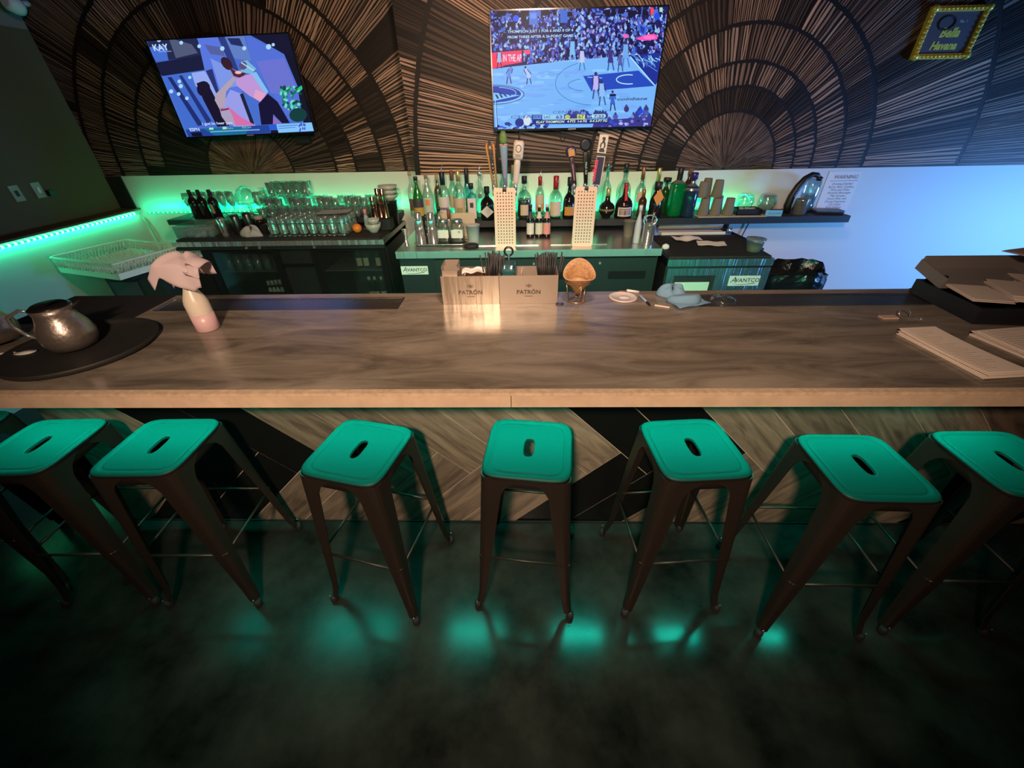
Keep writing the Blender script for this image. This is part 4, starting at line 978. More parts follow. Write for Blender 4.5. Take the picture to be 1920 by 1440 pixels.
def handle(label, x0, z0, x1, z1, parts, y=3.02):
    """base (x0,z0) top (x1,z1); parts: (name, mat, [(f, rx, ry)], power)"""
    t = thing('tap_handle', label, 'tap handle', (x0, y, z0)); L = math.hypot(x1-x0, z1-z0)
    t.rotation_euler = (0, math.atan2(x1-x0, z1-z0), 0)
    MB().lathe([(.010, -.012), (.012, 0), (.008, .004)], seg=12).obj('ferrule', CHROME, t)
    for nm, mt, prof, pw in parts:
        rs = []
        for f, rx, ry in prof:
            rs.append([((rx*math.cos(a))/((abs(math.cos(a))**pw+abs(math.sin(a))**pw)**(1/pw)), (ry*math.sin(a))/((abs(math.cos(a))**pw+abs(math.sin(a))**pw)**(1/pw)), f*L) for a in [2*PI*j/20 for j in range(20)]])
        MB().rings(rs, cap0=True, cap1=True).obj(nm, mt, t)
    return t, L
WDG = M('golden_wood', (0.45, 0.22, 0.07), 0.35); BLUEH = M('blue_handle_paint', (0.16, 0.26, 0.36), 0.4); HOP = M('hop_green', (0.12, 0.22, 0.05), 0.6, bump=(60, 0.8, 0.01)); IVO = M('ivory_handle', (0.55, 0.46, 0.40), 0.45)
t, L = handle('golden wood tap handle shaped like a split tree trunk, leftmost tap', -0.185, 1.345, -0.212, 1.625, [('left_blade', WDG, [(0, .006, .010), (.5, .008, .012), (.85, .010, .014), (.95, .006, .008)], 2.5), ('centre_strip', DKL, [(.3, .006, .016), (.7, .010, .016), (1, .006, .010)], 3)])
MB().tube([(.014, 0, 0.0), (.020, 0, .15), (.024, 0, .24), (.018, 0, .262)], [.005, .006, .009, .006]).obj('right_blade', WDG, t); MB().tube([(-.012, 0, 0.0), (-.018, 0, .15), (-.024, 0, .24), (-.018, 0, .265)], [.005, .006, .009, .006]).obj('left_edge', WDG, t)
for k in range(6): MB().lathe([(.002, -.004), (.0045, 0), (.002, .004)], seg=8, o=(0.003, -.017, .03+.022*k)).obj('stud', WL, t)
t, L = handle('blue tap handle topped by a green hop cone, second tap from the left', -0.112, 1.352, -0.121, 1.672, [('shaft', BLUEH, [(0, .013, .010), (.45, .020, .014), (.72, .026, .016), (.76, .026, .016)], 4), ('hop_cone', HOP, [(.76, .020, .018), (.84, .026, .024), (.94, .022, .02), (1.0, .012, .012)], 2.3), ('collar', PINKL, [(.745, .027, .018), (.775, .027, .018)], 4)])
MB().box((-.008, -.0165, .05), (.008, -.014, .19)).obj('label_strip', M('strip_mauve', (0.22, 0.20, 0.28), 0.5), t)
t, L = handle('ivory bottle shaped tap handle with round badge, third tap', -0.044, 1.352, -0.016, 1.618, [('shaft', IVO, [(0, .014, .012), (.12, .020, .014), (.5, .022, .015), (.62, .018, .014)], 2.3), ('badge_block', IVO, [(.60, .030, .018), (.66, .034, .02), (.94, .034, .02), (1, .026, .016)], 5)])
MB().tube([(.017*math.cos(a), -.021, .222+.02*math.sin(a)) for a in [2*PI*i/16 for i in range(16)]], .002, closed=True).obj('badge', DKL, t); MB().box((-.018, -.022, .175), (.018, -.020, .190)).obj('badge_band', L_('greyed', (0.3, 0.27, 0.24)), t)
MB().tube([(-.002, .008, .255), (.0, .008, .325)], .004).obj('top_pin', BLK, t)
t, L = handle('dark brown tap handle with amber octagonal badge, leftmost tap of the right tower', 0.362, 1.350, 0.316, 1.580, [('shaft', M('dark_maroon', (0.05, 0.02, 0.025), 0.4), [(0, .013, .010), (.7, .017, .012), (.74, .012, .010)], 4), ('octagon_head', M('navy_head', (0.03, 0.02, 0.06), 0.35), [(.74, .016, .012), (.80, .034, .016), (.93, .034, .016), (1, .018, .012)], 3)])
MB().box((-.018, -.019, .178), (.022, -.016, .216)).obj('badge', L_('amber', (0.5, 0.24, 0.06)), t); MB().box((-.004, -.0135, .03), (.004, -.0105, .13)).obj('label_strip', L_('mauve', (0.3, 0.12, 0.16)), t)
t, L = handle('black tap handle with round black head and white upright lettering', 0.436, 1.352, 0.414, 1.600, [('shaft', BLK, [(0, .012, .010), (.75, .018, .012), (.80, .012, .010)], 5)])
MB().lathe([(.026, -.010), (.037, -.006), (.037, .006), (.026, .010)], seg=24, mat=Matrix.Translation((0, 0, .235)) @ Matrix.Rotation(PI/2, 4, 'X')).obj('round_head', M('navy_black', (0.006, 0.008, 0.02), 0.4), t)
text('PALE ALE', .018, WL, t, (-.004, -.0135, .10), rot=Matrix.Rotation(-PI/2, 4, 'Y') @ Matrix.Rotation(PI/2, 4, 'X') @ Matrix.Rotation(0, 4, 'Z') if False else FRONT @ Matrix.Rotation(-PI/2, 4, 'Z'))
t = thing('tap_handle', 'navy tap sign with pink upright script and a bear card above, rightmost tap', 'tap handle', (0.500, 3.00, 1.352)); t.rotation_euler = (0, math.radians(5), 0)
MB().box((-.024, -.006, 0), (.032, .006, .172)).obj('sign_border', L_('border', (0.5, 0.42, 0.42)), t); MB().box((-.021, -.008, .004), (.026, -.006, .166)).obj('sign_face', L_('navy3', (0.02, 0.015, 0.06)), t)
text('coolhaus', .036, M('pink_print', (0.75, 0.05, 0.13), 0.5), t, (-.012, -.009, .085), rot=FRONT @ Matrix.Rotation(PI/2, 4, 'Z'), bold=0.0012)
MB().box((-.027, -.008, .188), (.030, .004, .290)).obj('card', L_('card', (0.62, 0.55, 0.50)), t)
bear = [(-.014, .194), (.018, .194), (.018, .206), (.012, .212), (.020, .226), (.018, .242), (.010, .256), (.014, .268), (.010, .278), (-.004, .277), (-.010, .268), (-.002, .262), (-.004, .252), (-.014, .240), (-.016, .226), (-.010, .214), (-.018, .206)]
MB().prism(bear, .0085, .0095, mat=Matrix.Rotation(PI/2, 4, 'X')).obj('bear_emblem', INK, t)
MB().prism([(-.008, .216), (.008, .216), (.010, .232), (.004, .246), (-.006, .238)], .0096, .0105, mat=Matrix.Rotation(PI/2, 4, 'X')).obj('bear_belly', L_('card', (0.62, 0.55, 0.50)), t)

# ================================================================== ITEMS ON THE KEG COOLER
t = thing('wire_tray', 'low round cornered steel tray under the mixing tins and jars', 'tray', (-0.60, 3.06, ZM))
MB().tube([(x, y, .014) for x, y in rrect(.40, .15, .05, 5)], .0045, closed=True).obj('rim_wire', CHROME, t)
MB().prism(rrect(.39, .14, .045, 4), 0.0, .003).obj('tray_base', M('tray_dark', (0.06, 0.06, 0.06), 0.3, 0.7), t)
def tin(label, x, y, z, r, h, n=2, mat=CHROME):
    t = thing('mixing_tin', label, 'shaker', (x, y, z))
    MB().lathe([(r*1.05, 0), (r*1.05, .004), (r, .006), (r*.72, h*.8), (r*.70, h*.8)], seg=24).obj('tin_wall', mat, t)
    MB().lathe([(r*.84, h*.5), (r*.86, h*.505), (r*.62, h), (r*.58, h+.002)], seg=24).obj('upper_tin', mat, t)
    return t
tin('tall steel mixing tin upside down on the tray, left of the pair', -0.757, 3.06, ZM+.004, .040, .215)
tin('tall steel mixing tin upside down on the tray, right of the pair', -0.665, 3.06, ZM+.004, .040, .215)
t = thing('jigger', 'small double cone steel jigger left of the mixing tins', 'jigger', (-0.858, 3.02, ZM))
MB().lathe([(.020, 0), (.018, .002), (.008, .055), (.007, .060), (.010, .066), (.024, .118), (.025, .120), (.022, .118)], seg=20).obj('cone_pair', CHROME, t)
for x, w_, lb in ((-0.578, .046, 'square clear jar with torn white label beside the mixing tins'), (-0.476, .050, 'square clear jar with white and pink label left of the white cup')):
    t = thing('glass_jar', lb, 'jar', (x, 3.06, ZM+.003))
    MB().lathe([(w_*.9, 0), (w_, .004), (w_, .120), (w_*.9, .138), (w_*.75, .150)], seg=32, pw=5).obj('glass_body', GL, t)
    MB().lathe([(w_*.85, .150), (w_*.85, .168), (w_*.8, .170)], seg=20).obj('lid', STEEL, t)
    MB().lathe([(w_*1.01, .05), (w_*1.01, .105)], seg=10, a0=-PI/2-.75, a1=-PI/2+.75, cap=False, pw=5).obj('label', WL, t)
    MB().lathe([(w_*.93, .004), (w_*.93, .045)], seg=24, pw=5).obj('contents', M('dark_contents', (0.05, 0.045, 0.04), 0.4), t)
    if x > -.5: MB().quad([(.010, -w_*1.02-.001, .085), (.026, -w_*1.02-.001, .085), (.026, -w_*1.02-.001, .101), (.010, -w_*1.02-.001, .101)]).obj('pink_mark', PINKL, t)
bottle('small bottle with brown neck standing between the two square jars', -0.548, 3.16, ZM+.003, .026, .215, 'slope', GL, (BROWNL, .70, .5), name='bitters_bottle')
bottle('small dark topped bottle behind the right mixing tin', -0.625, 3.18, ZM+.003, .028, .235, 'slope', GL, (BLK, .88, .5), name='bitters_bottle')
bottle('slim dark bottle between the two mixing tins', -0.712, 3.10, ZM+.003, .022, .20, 'tall', DKG, name='bitters_bottle')
t = thing('paper_card', 'pale card standing behind the jars on the keg cooler', 'card', (-0.50, 3.30, ZM))
MB().box((-.16, 0, 0), (.13, .004, .17)).obj('card_sheet', BEI, t)
t = thing('black_object', 'low black rubber lump below the frosted cup', 'lid', (-0.37, 2.97, ZM))
MB().lathe([(.04, 0), (.045, .01), (.04, .02), (.0, .024)], seg=16, sx=1.2).obj('rubber_lid', RUB, t)
t = thing('utensil_holder', 'perforated steel holder full of bar tools at the right of the keg cooler', 'holder', (0.905, 2.985, ZM))
MB().lathe([(.040, 0), (.042, .003), (.042, .135), (.044, .138), (.044, .142), (.039, .140), (.039, .01)], seg=28).obj('cylinder', CHROME, t)
mb = MB()
for j in range(9):
    for a in (-2.0, -1.25): mb.lathe([(.0035, 0), (.0001, .001)], seg=8, mat=Matrix.Translation((.0425*math.cos(a), .0425*math.sin(a), .018+j*.013)) @ Matrix.Rotation(a, 4, 'Z') @ Matrix.Rotation(PI/2, 4, 'Y'))
mb.obj('perforation', BLKM, t)
MB().tube([(0, 0, .05), (-.03, -.01, .16), (-.045, -.02, .19)], [.004, .004, .012]).tube([(0, 0, .05), (.015, 0, .18), (.02, 0, .215)], [.004, .004, .010]).tube([(0, 0, .05), (.035, 0, .17)], [.004, .006]).obj('bar_tool', CHROME, t)
t = tag(MB().tube([(-.045*math.cos(a)-.005, .012*math.sin(a)*0, .165+.035*math.sin(a)) for a in [2*PI*i/20 for i in range(20)]], .006, closed=True).obj('strainer', CHROME), 'round steel strainer ring hooked on the tool holder', 'strainer'); t.location = (0.905, 2.975, ZM)
bottle('narrow pale grey bottle with white cap left of the tool holder', 0.836, 3.02, ZM, .024, .255, 'slope', M('pale_grey_plastic', (0.45, 0.46, 0.5), 0.4), (WL, .86, .5), name='squeeze_bottle')

# ================================================================== RIGHT END OF SHELF
t = thing('liner_board', 'thin cream board under the paper cups on the shelf', 'board', (1.74, 3.55, ZS-.0005))
MB().box((-.30, -.072, 0), (.25, .02, .006)).obj('board_sheet', BEI, t)
t = thing('creamer_tray', 'black tray holding pale creamer cups beside the paper cups', 'tray', (1.86, 3.58, ZS+.006))
MB().box((-.10, -.06, 0), (.10, .06, .005)).box((-.10, -.06, 0), (.10, -.055, .045)).box((-.10, .055, 0), (.10, .06, .045)).box((-.10, -.06, 0), (-.095, .06, .045)).box((.095, -.06, 0), (.10, .06, .045)).obj('tray_shell', BLK, t)
for i, (x, y) in enumerate(((-.05, -.02), (-.01, -.03), (.03, -.02), (.06, .01), (-.03, .02), (.02, .025))):
    c = thing('creamer_cup', ['pale creamer cup at the front left of the black tray', 'pale creamer cup at the front middle of the black tray', 'pale creamer cup at the front right of the black tray', 'pale creamer cup at the right rear of the black tray', 'pale creamer cup at the left rear of the black tray', 'pale creamer cup at the middle rear of the black tray'][i], 'cup', (1.86+x, 3.58+y, ZS+.0115), 0, 'creamer cups in the black tray')
    MB().lathe([(.013, 0), (.018, .035), (.021, .036), (.021, .038)], seg=14).obj('cup_wall', M('creamer_white', (0.5, 0.52, 0.5), 0.5), c)
    MB().lathe([(.021, .038), (.004, .040)], seg=14).obj('foil_lid', M('foil', (0.5, 0.45, 0.42), 0.4, 0.4), c)
t = thing('name_card', 'small light blue card standing on the shelf edge', 'card', (2.045, 3.49, ZS), math.radians(-6))
MB().box((-.062, 0, 0), (.062, .012, .046)).obj('card_sheet', M('blue_card', (0.20, 0.50, 0.70), 0.5), t); text('Reserved', .024, M('card_ink', (0.05, 0.2, 0.4), 0.6), t, (0, -.001, .016), shear=.2)
t = thing('shaker_cup', 'steel cup with brown bands on the shelf in front of the hooked black handle', 'cup', (2.285, 3.56, ZS))
MB().lathe([(.045, 0), (.05, .004), (.052, .110), (.054, .115), (.050, .112), (.047, .01)], seg=26).obj('cup_wall', CHROME, t); MB().lathe([(.0512, .05), (.0516, .056)], seg=26).obj('brown_band', BROWNL, t)
t = thing('plastic_container', 'clear plastic container with pale blue contents behind the steel cup', 'container', (2.405, 3.69, ZS))
MB().lathe([(.05, 0), (.055, .01), (.062, .19), (.055, .235), (.035, .25)], seg=24).obj('container_body', GL, t); MB().lathe([(.047, .005), (.052, .03), (.056, .13)], seg=24).obj('contents', glass('pale_contents', (0.6, 0.8, 0.85), .1, .4, (.5, .7, .75)), t)
t = thing('black_scoop_handle', 'thick curved black hook standing at the shelf end by the clear container', 'handle', (2.225, 3.62, ZS))
MB().tube([(0, 0, 0), (-.012, 0, .06), (-.005, 0, .13), (.02, 0, .20), (.055, 0, .255), (.10, 0, .285), (.14, 0, .280), (.165, 0, .262)], [.026, .028, .028, .027, .024, .020, .019, .012], seg=14).obj('curved_grip', BLK, t)
MB().lathe([(.018, 0), (.024, .02), (.014, .03)], seg=12, o=(.168, 0, .24)).obj('tip', BLK, t)
t = thing('pen_tray', 'stack of dark blue order pads lying on the shelf end', 'order pad', (2.54, 3.60, ZS), math.radians(-8))
MB().box((-.105, -.06, 0), (.10, .06, .016)).obj('lower_pad', M('pad_dark', (0.02, 0.025, 0.05), 0.4), t); MB().box((-.10, -.055, .016), (.105, .055, .026)).obj('upper_pad', M('pad_grey', (0.14, 0.16, 0.24), 0.4), t)
for x, y, lb in ((1.90, 3.72, 'clear glass lying behind the black tray'), (2.08, 3.70, 'clear round glass bowl left of the hooked handle')):
    t = thing('glass_bowl', lb, 'bowl', (x, y, ZS))
    MB().lathe([(.03, 0), (.06, .03), (.072, .08), (.06, .13), (.055, .135)], seg=22).obj('bowl_wall', GLD, t)
tag(MB().tube([(2.03, 3.775, 0.97), (1.99, 3.775, 0.80), (1.93, 3.775, 0.55)], .005).obj('cable', BLK), 'black cable hanging on the wall below the shelf', 'cable')
# below the shelf, right
t = thing('paper_roll', 'long pinkish wrapped roll lying under the shelf above the black mat', 'roll', (1.43, 3.60, ZR))
MB().lathe([(.036, -.27), (.040, -.265), (.040, .265), (.036, .27)], seg=20, mat=Matrix.Translation((0, 0, .042)) @ Matrix.Rotation(PI/2, 4, 'Y')).obj('roll_body', M('pink_wrap', (0.55, 0.42, 0.36), 0.6), t)
t = thing('white_tray', 'flat white tray edge lying in front of the pinkish roll', 'tray', (1.42, 3.48, ZR)); MB().box((-.27, -.05, 0), (.25, .05, .014)).box((-.27, -.05, .014), (.25, -.044, .022)).obj('tray_shell', WHT, t)
t = thing('shelf_bracket', 'black bracket with a shiny knob below the shelf', 'bracket', (1.72, 3.60, 0.885))
MB().box((-.03, -.03, 0), (.03, .18, .10)).tube([(0, -.02, .06), (0, -.10, .04)], .012).obj('bracket_body', BLK, t); MB().lathe([(.012, 0), (.024, .01), (.024, .02), (.0, .028)], seg=14, mat=Matrix.Translation((.005, -.10, .045)) @ Matrix.Rotation(PI/2, 4, 'X')).obj('knob', CHROME, t)
MB().tube([(.03, .0, .02), (.10, -.28, -.0), (.13, -.45, -.02)], .012).obj('hose', BLK, t)
def drape(mb, cx, cy, z, pts, amp, seed, th=0.004):
    random.seed(seed); N = 14
    return mb
def sheet(name, label, cat, loc, rz, w, d, mat, wav=0.006, seed=1, n=8, lift=0.002):
    """thin creased sheet of paper / cloth with real thickness"""
    random.seed(seed); t = thing(name, label, cat, loc, rz)
    ph = [U(0, 6) for _ in range(4)]; k = [U(1.5, 4) for _ in range(4)]
    def zf(u, v): return lift + wav*(1 + 0.5*math.sin(k[0]*u*PI+ph[0]) + 0.5*math.sin(k[1]*v*PI+ph[1]+u*2))
    mb = MB()
    top = [[(w*(i/n-.5), d*(j/n-.5), zf(i/n, j/n)) for j in range(n+1)] for i in range(n+1)]
    mb.rings([r_[::-1] for r_ in top], close=False); mb.rings([[(p[0], p[1], p[2]-.0012) for p in r_] for r_ in top], close=False)
    mb.obj('sheet', mat, t); return t
sheet('paper_napkin', 'crumpled white napkin at the back left of the small fridge top', 'napkin', (1.30, 3.28, ZR), .3, .22, .12, PAPERW, .012, 3)
sheet('paper_napkin', 'white napkin lying nearest the front on the small fridge top', 'napkin', (1.44, 3.14, ZR+.002), -.25, .20, .13, PAPERW, .006, 5)
t = thing('napkin_wad', 'small white paper wad at the corner of the keg cooler', 'napkin', (1.06, 3.02, ZR)); MB().lathe([(.012, 0), (.024, .01), (.02, .03), (.004, .04)], seg=9, sx=1.2).obj('wad', PAPERW, t)
t = thing('plastic_tub', 'clear plastic deli tub with pale green contents on the small fridge', 'tub', (1.665, 2.95, ZR))
MB().lathe([(.045, 0), (.048, .003), (.060, .075), (.064, .077), (.064, .082), (.058, .080)], seg=24).obj('tub_wall', glass('tub_plastic', (.8, .85, .8), .12, .3), t); MB().lathe([(.044, .003), (.054, .045), (.0, .046)], seg=24).obj('contents', M('green_mash', (0.20, 0.26, 0.10), 0.6), t)
MB().lathe([(.066, .082), (.066, .088), (.0, .090)], seg=24).obj('lid', glass('tub_lid', (.7, .78, .72), .15, .35), t)

# ================================================================== GLASSWARE AT LEFT
ORD = ('first', 'second', 'third', 'fourth', 'fifth', 'sixth', 'seventh', 'eighth', 'ninth', 'tenth', 'eleventh', 'twelfth', 'thirteenth')
def tumbler():
    t = thing('drinking_glass', 'clear glass turned upside down in the wire glass rack', 'glass', (0, 0, 0), 0, 'glasses in the wire rack')
    MB().lathe([(.036, 0), (.031, .105), (.029, .122), (.012, .124), (.012, .118), (.027, .112), (.033, .0)], seg=14, cap=False).obj('glass_wall', GLD, t)
    return t
t = thing('glass_rack', 'wire rack full of upside down glasses on the left cooler', 'rack', (-1.78, 3.56, ZL))
mb = MB()
for z in (.012, .10): mb.tube([(x, y, z) for x, y in rrect(.66, .33, .03, 3)], .003, seg=5, closed=True)
for k in range(9): x = -.32+.08*k; mb.tube([(x, -.165, .012), (x, .165, .012)], .002, seg=4); 
for k in range(12): x = -.31+.056*k; mb.tube([(x, -.165, .0), (x, -.165, .10)], .002, seg=4)
for k in range(8): mb.tube([(-.29+.083*k + .034*math.cos(a), -.175+.010*math.sin(a), .008) for a in [2*PI*i/10 for i in range(10)]], .002, seg=4, closed=True)
mb.obj('wire_frame', STEEL, t)
g0 = tumbler(); first = True
for j in range(4):
    for i in range(8):
        l = (-1.78-.29+.083*i, 3.56-.125+.083*j, ZL+.018)
        lb = 'upside down clear glass in the wire rack, %s row, %s from the left' % (('front', 'second', 'third', 'back')[j], ORD[i])
        if first: at(g0, l); first = False; g0['label'] = lb
        else: dup(g0, l, 0, lb)
sheet('paper_sheet', 'grey sheet of paper lying on top of the racked glasses', 'paper', (-1.60, 3.60, ZL+.142), .15, .26, .17, M('grey_paper', (0.36, 0.38, 0.36), 0.8), .006, 8)
# stemmed and flat glasses massed on the shelf
def stem(label, group):
    t = thing('wine_glass', label, 'glass', (0, 0, 0), 0, group)
    MB().lathe([(.034, 0), (.030, .003), (.004, .008), (.0035, .075), (.020, .090), (.036, .125), (.037, .160), (.031, .200), (.0305, .200), (.036, .160), (.034, .126), (.018, .094), (.001, .086)], seg=14, cap=False).obj('glass_wall', GLD, t)
    return t
g1 = stem('clear stemmed wine glass crowded on the left shelf behind the wine bottles', 'stemmed glasses behind the wine bottles'); first = True
random.seed(31)
for i in range(9):
    for j in range(2):
        l = (-3.08+.082*i+.02*j, 3.92+.085*j, ZS2)
        if j == 1 and -2.68 < l[0] < -2.42: continue
        if abs(l[0]+2.55) < .12: continue
        lb = 'stemmed wine glass on the left shelf, %s row, %s from the left' % (('front', 'back')[j], ORD[i])
        if first: at(g1, l); first = False; g1['label'] = lb
        else: dup(g1, l, 0, lb)
def stack(label, group, r=.040, h=.075):
    t = thing('rocks_glass', label, 'glass', (0, 0, 0), 0, group)
    MB().lathe([(r*.8, 0), (r*.82, .004), (r, h), (r*.95, h), (r*.78, .010), (.001, .010)], seg=14, cap=False).obj('glass_wall', GLD, t)
    return t
g2 = stack('clear short glass in the mass of glasses lit green on the left shelf', 'short glasses on the left shelf'); first = True
for i in range(13):
    for j in range(3):
        z = ZS2
        for k in range(2 if (i+j) % 3 else 1):
            l = (-2.36+.086*i+U(-.005, .005), 3.83+.088*j, ZS2+k*.0765)
            lb = 'short glass on the left shelf, %s row, %s column, %s' % (('front', 'middle', 'back')[j], ORD[i], ('standing on the shelf', 'stacked on top')[k])
            if first: at(g2, l); first = False; g2['label'] = lb
            else: dup(g2, l, 0, lb)
g3 = stack('clear tall glass standing upside down above the other shelf glasses', 'tall clear glasses topping the shelf mass', .036, .12); first = True
for i in range(5):
    for j in range(2):
        l = (-2.27+.076*i, 3.92+.088*j, ZS2+.154)
        lb = 'tall clear glass topping the shelf glasses, %s row, %s from the left' % (('front', 'back')[j], ORD[i])
        if first: at(g3, l); first = False; g3['label'] = lb
        else: dup(g3, l, 0, lb)
t = thing('glass_dome', 'large clear glass dome bowl glowing green behind the wine bottles', 'bowl', (-2.55, 3.97, ZS2+.10)); MB().lathe([(.095, 0), (.098, .02), (.088, .08), (.06, .125), (.02, .145), (.0, .147)], seg=24, cap=False).obj('bowl_wall', GLD, t)
t = thing('glass_pedestal', 'clear glass pedestal holding up the large dome bowl', 'stand', (-2.55, 3.97, ZS2)); MB().lathe([(.07, 0), (.02, .01), (.02, .09), (.09, .099)], seg=20).obj('stand_body', GLD, t)
t = thing('coupe_glass', 'clear coupe glass between the dome bowl and the tall glasses', 'glass', (-2.40, 4.02, ZS2+.155)); MB().lathe([(.022, 0), (.004, .006), (.004, .04), (.045, .062), (.047, .066)], seg=18, cap=False).obj('glass_wall', GLD, t)
# left front items
t = thing('clear_bin', 'clear plastic bin with folded white towels at the left end of the cooler', 'bin', (-2.71, 3.50, ZL))
w, d_, h = .165, .13, .095
MB().box((-w, -d_, 0), (w, -d_+.003, h)).box((-w, d_-.003, 0), (w, d_, h)).box((-w, -d_, 0), (-w+.003, d_, h)).box((w-.003, -d_, 0), (w, d_, h)).box((-w-.01, -d_-.01, h), (w+.01, -d_, h+.004)).box((-w-.01, d_, h), (w+.01, d_+.01, h+.004)).obj('bin_wall', GL, t)
for k in range(5):
    tt = thing('rolled_towel', ['rolled cream towel at the left end in the clear bin', 'rolled cream towel second from the left in the clear bin', 'rolled cream towel in the middle of the clear bin', 'rolled cream towel second from the right in the clear bin', 'rolled cream towel at the right end of the clear bin'][k], 'towel', (-2.71-.125+.060*k, 3.50, ZL+.004), 0, 'rolled towels in the clear bin')
    MB().lathe([(.015, -.11), (.026, -.105), (.027, .105), (.015, .11)], seg=12, mat=Matrix.Translation((0, 0, .028)) @ Matrix.Rotation(PI/2, 4, 'X')).obj('roll', M('towel_cream', (0.62, 0.55, 0.46), 0.9), tt)
def can(label, x, y, tilt, mat, r=.030, h=.135):
    t = thing('tall_can', label, 'can', (x, y, ZL)); t.rotation_euler = (0, tilt, 0)
    MB().lathe([(r*.85, 0), (r, .008), (r, h-.012), (r*.82, h), (r*.78, h-.003)], seg=20).obj('can_body', mat, t)
    return t
t = can('slim silver can with dark lettering beside the clear bin', -2.495, 3.43, 0, CHROME, .026, .15); text('LIME', .026, INK, t, (.002, -.0275, .06), rot=FRONT @ Matrix.Rotation(-PI/2, 4, 'Z'))
can('dark grey steel tumbler right of the slim silver can', -2.43, 3.52, 0, M('dark_steel', (0.12, 0.12, 0.12), 0.3, 0.9), .036, .15)
can('dark steel tumbler with light streaks behind the bundled grey towel', -2.345, 3.56, 0, M('dark_steel', (0.12, 0.12, 0.12), 0.3, 0.9), .034, .16)
def blob(name, label, cat, loc, r, sx, sy, sz, mat, seed, amp=.25, rz=0, part='cloth'):
    random.seed(seed); t = thing(name, label, cat, loc, rz); P = [U(0, 6) for _ in range(6)]
    rs = []
    for i in range(11):
        f = i/10; phi = PI/2*f
        ring = []
        for j in range(30):
            a = 2*PI*j/30
            q = 1 + amp*(.5*math.sin(3*a+P[0]+f*2)+.35*math.sin(5*a+P[1]-f*3)+.2*math.sin(8*a+P[2]+f*5))
            rr = r*math.cos(phi)**.6*q; z = r*sz*math.sin(phi)*(1+.25*math.sin(2*a+P[3])+.18*math.sin(5*a+P[4]))
            ring.append((rr*sx*math.cos(a), rr*sy*math.sin(a), max(z, 0)))
        rs.append(ring)
    MB().rings(rs, cap0=True, cap1=True).obj(part, mat, t); return t
GRT = M('grey_towel', (0.40, 0.38, 0.38), 0.95, bump=(120, .5, .003))
blob('bundled_towel', 'bundled pale grey towel on the left cooler beside the steel tumblers', 'towel', (-2.27, 3.44, ZL), .07, 1.2, .75, .9, GRT, 12)
t = thing('black_box', 'small black box behind the bundled grey towel', 'box', (-2.19, 3.60, ZL)); MB().box((-.07, -.05, 0), (.07, .05, .055)).box((-.06, -.04, .055), (.03, .03, .060)).obj('box_body', BLK, t)
t = thing('dark_jar', 'small dark jar with pinkish lid in front of the green glasses', 'jar', (-2.34, 3.70, ZL)); MB().lathe([(.03, 0), (.033, .06), (.03, .08)], seg=16).obj('jar_body', DKG, t); MB().lathe([(.036, .08), (.036, .105), (.0, .107)], seg=16).obj('lid', M('pink_lid', (0.4, 0.32, 0.28), 0.5), t)
t = thing('orange', 'single orange fruit lying right of the wire glass rack', 'fruit', (-1.395, 3.50, ZL)); MB().lathe([(.0, 0), (.022, .006), (.036, .025), (.038, .040), (.034, .056), (.018, .071), (.004, .073), (.0, .071)], seg=24).obj('peel', M('orange_peel', (0.75, 0.22, 0.03), 0.45, bump=(150, .3, .002)), t); MB().lathe([(.005, 0), (.003, .003)], seg=6, o=(0, 0, .0715)).obj('stem', M('stem_green', (0.08, 0.1, 0.02), .8), t)
def bowl(label, x, y, z, r, h, mat):
    t = thing('bowl', label, 'bowl', (x, y, z)); MB().lathe([(r*.45, 0), (r*.5, .004), (r*.85, h*.5), (r, h), (r*.96, h), (r*.8, h*.5), (r*.4, .008), (.0, .008)], seg=26, cap=False).obj('bowl_wall', mat, t); return t
BWL = M('bowl_glass_white', (0.42, 0.47, 0.42), 0.3)
bowl('white glass bowl at the right end of the left cooler, under a smaller one', -1.262, 3.52, ZL, .068, .07, BWL); bowl('smaller white bowl nested in the white glass bowl', -1.255, 3.53, ZL+.055, .052, .05, BWL)
tag(MB().lathe([(.04, 0), (.045, .012), (.0, .016)], seg=16).obj('steel_disc', STEEL), 'flat steel lid lying between the orange and the white bowl', 'lid').location = (-1.335, 3.60, ZL)
bottle('small frosted squeeze bottle with a pinkish cap behind the white bowl', -1.375, 3.70, ZL, .024, .15, 'slope', M('frosted_blue', (0.22, 0.36, 0.36), 0.4), (PINKL, .7, .6), name='squeeze_bottle')
COPR = M('copper_tin', (0.62, 0.42, 0.28), 0.2, 1.0)
t = thing('black_bin', 'black round ended bin at the right end of the left cooler', 'bin', (-1.195, 3.80, ZL)); MB().lathe([(.075, 0), (.085, .19), (.088, .20), (.0, .20)], seg=26).obj('bin_body', BLKG, t)
bowl('stack of pale green bowls on the black bin, lowest bowl', -1.175, 3.82, ZL+.20, .085, .05, BWL); bowl('pale green bowl in the middle of the stack on the black bin', -1.175, 3.82, ZL+.235, .085, .05, BWL); bowl('pale green bowl topping the stack on the black bin', -1.175, 3.82, ZL+.27, .083, .05, BWL)
for x, y, z, h, lb in ((-1.262, 3.62, ZL+.085, .175, 'copper coloured tin standing in front of the other copper tins'), (-1.235, 3.70, ZL+.085, .225, 'tall copper coloured tin behind left of the green bowls'), (-1.185, 3.67, ZL+.085, .225, 'tall copper coloured tin nearest the green bowl stack')):
    t = tin(lb, x, y, z, .032, h, mat=COPR); t['category'] = 'tin'
t = thing('black_box', 'low black box under the copper tins', 'box', (-1.225, 3.665, ZL)); MB().box((-.075, -.07, 0), (.09, .04, .084)).obj('box_body', BLK, t)
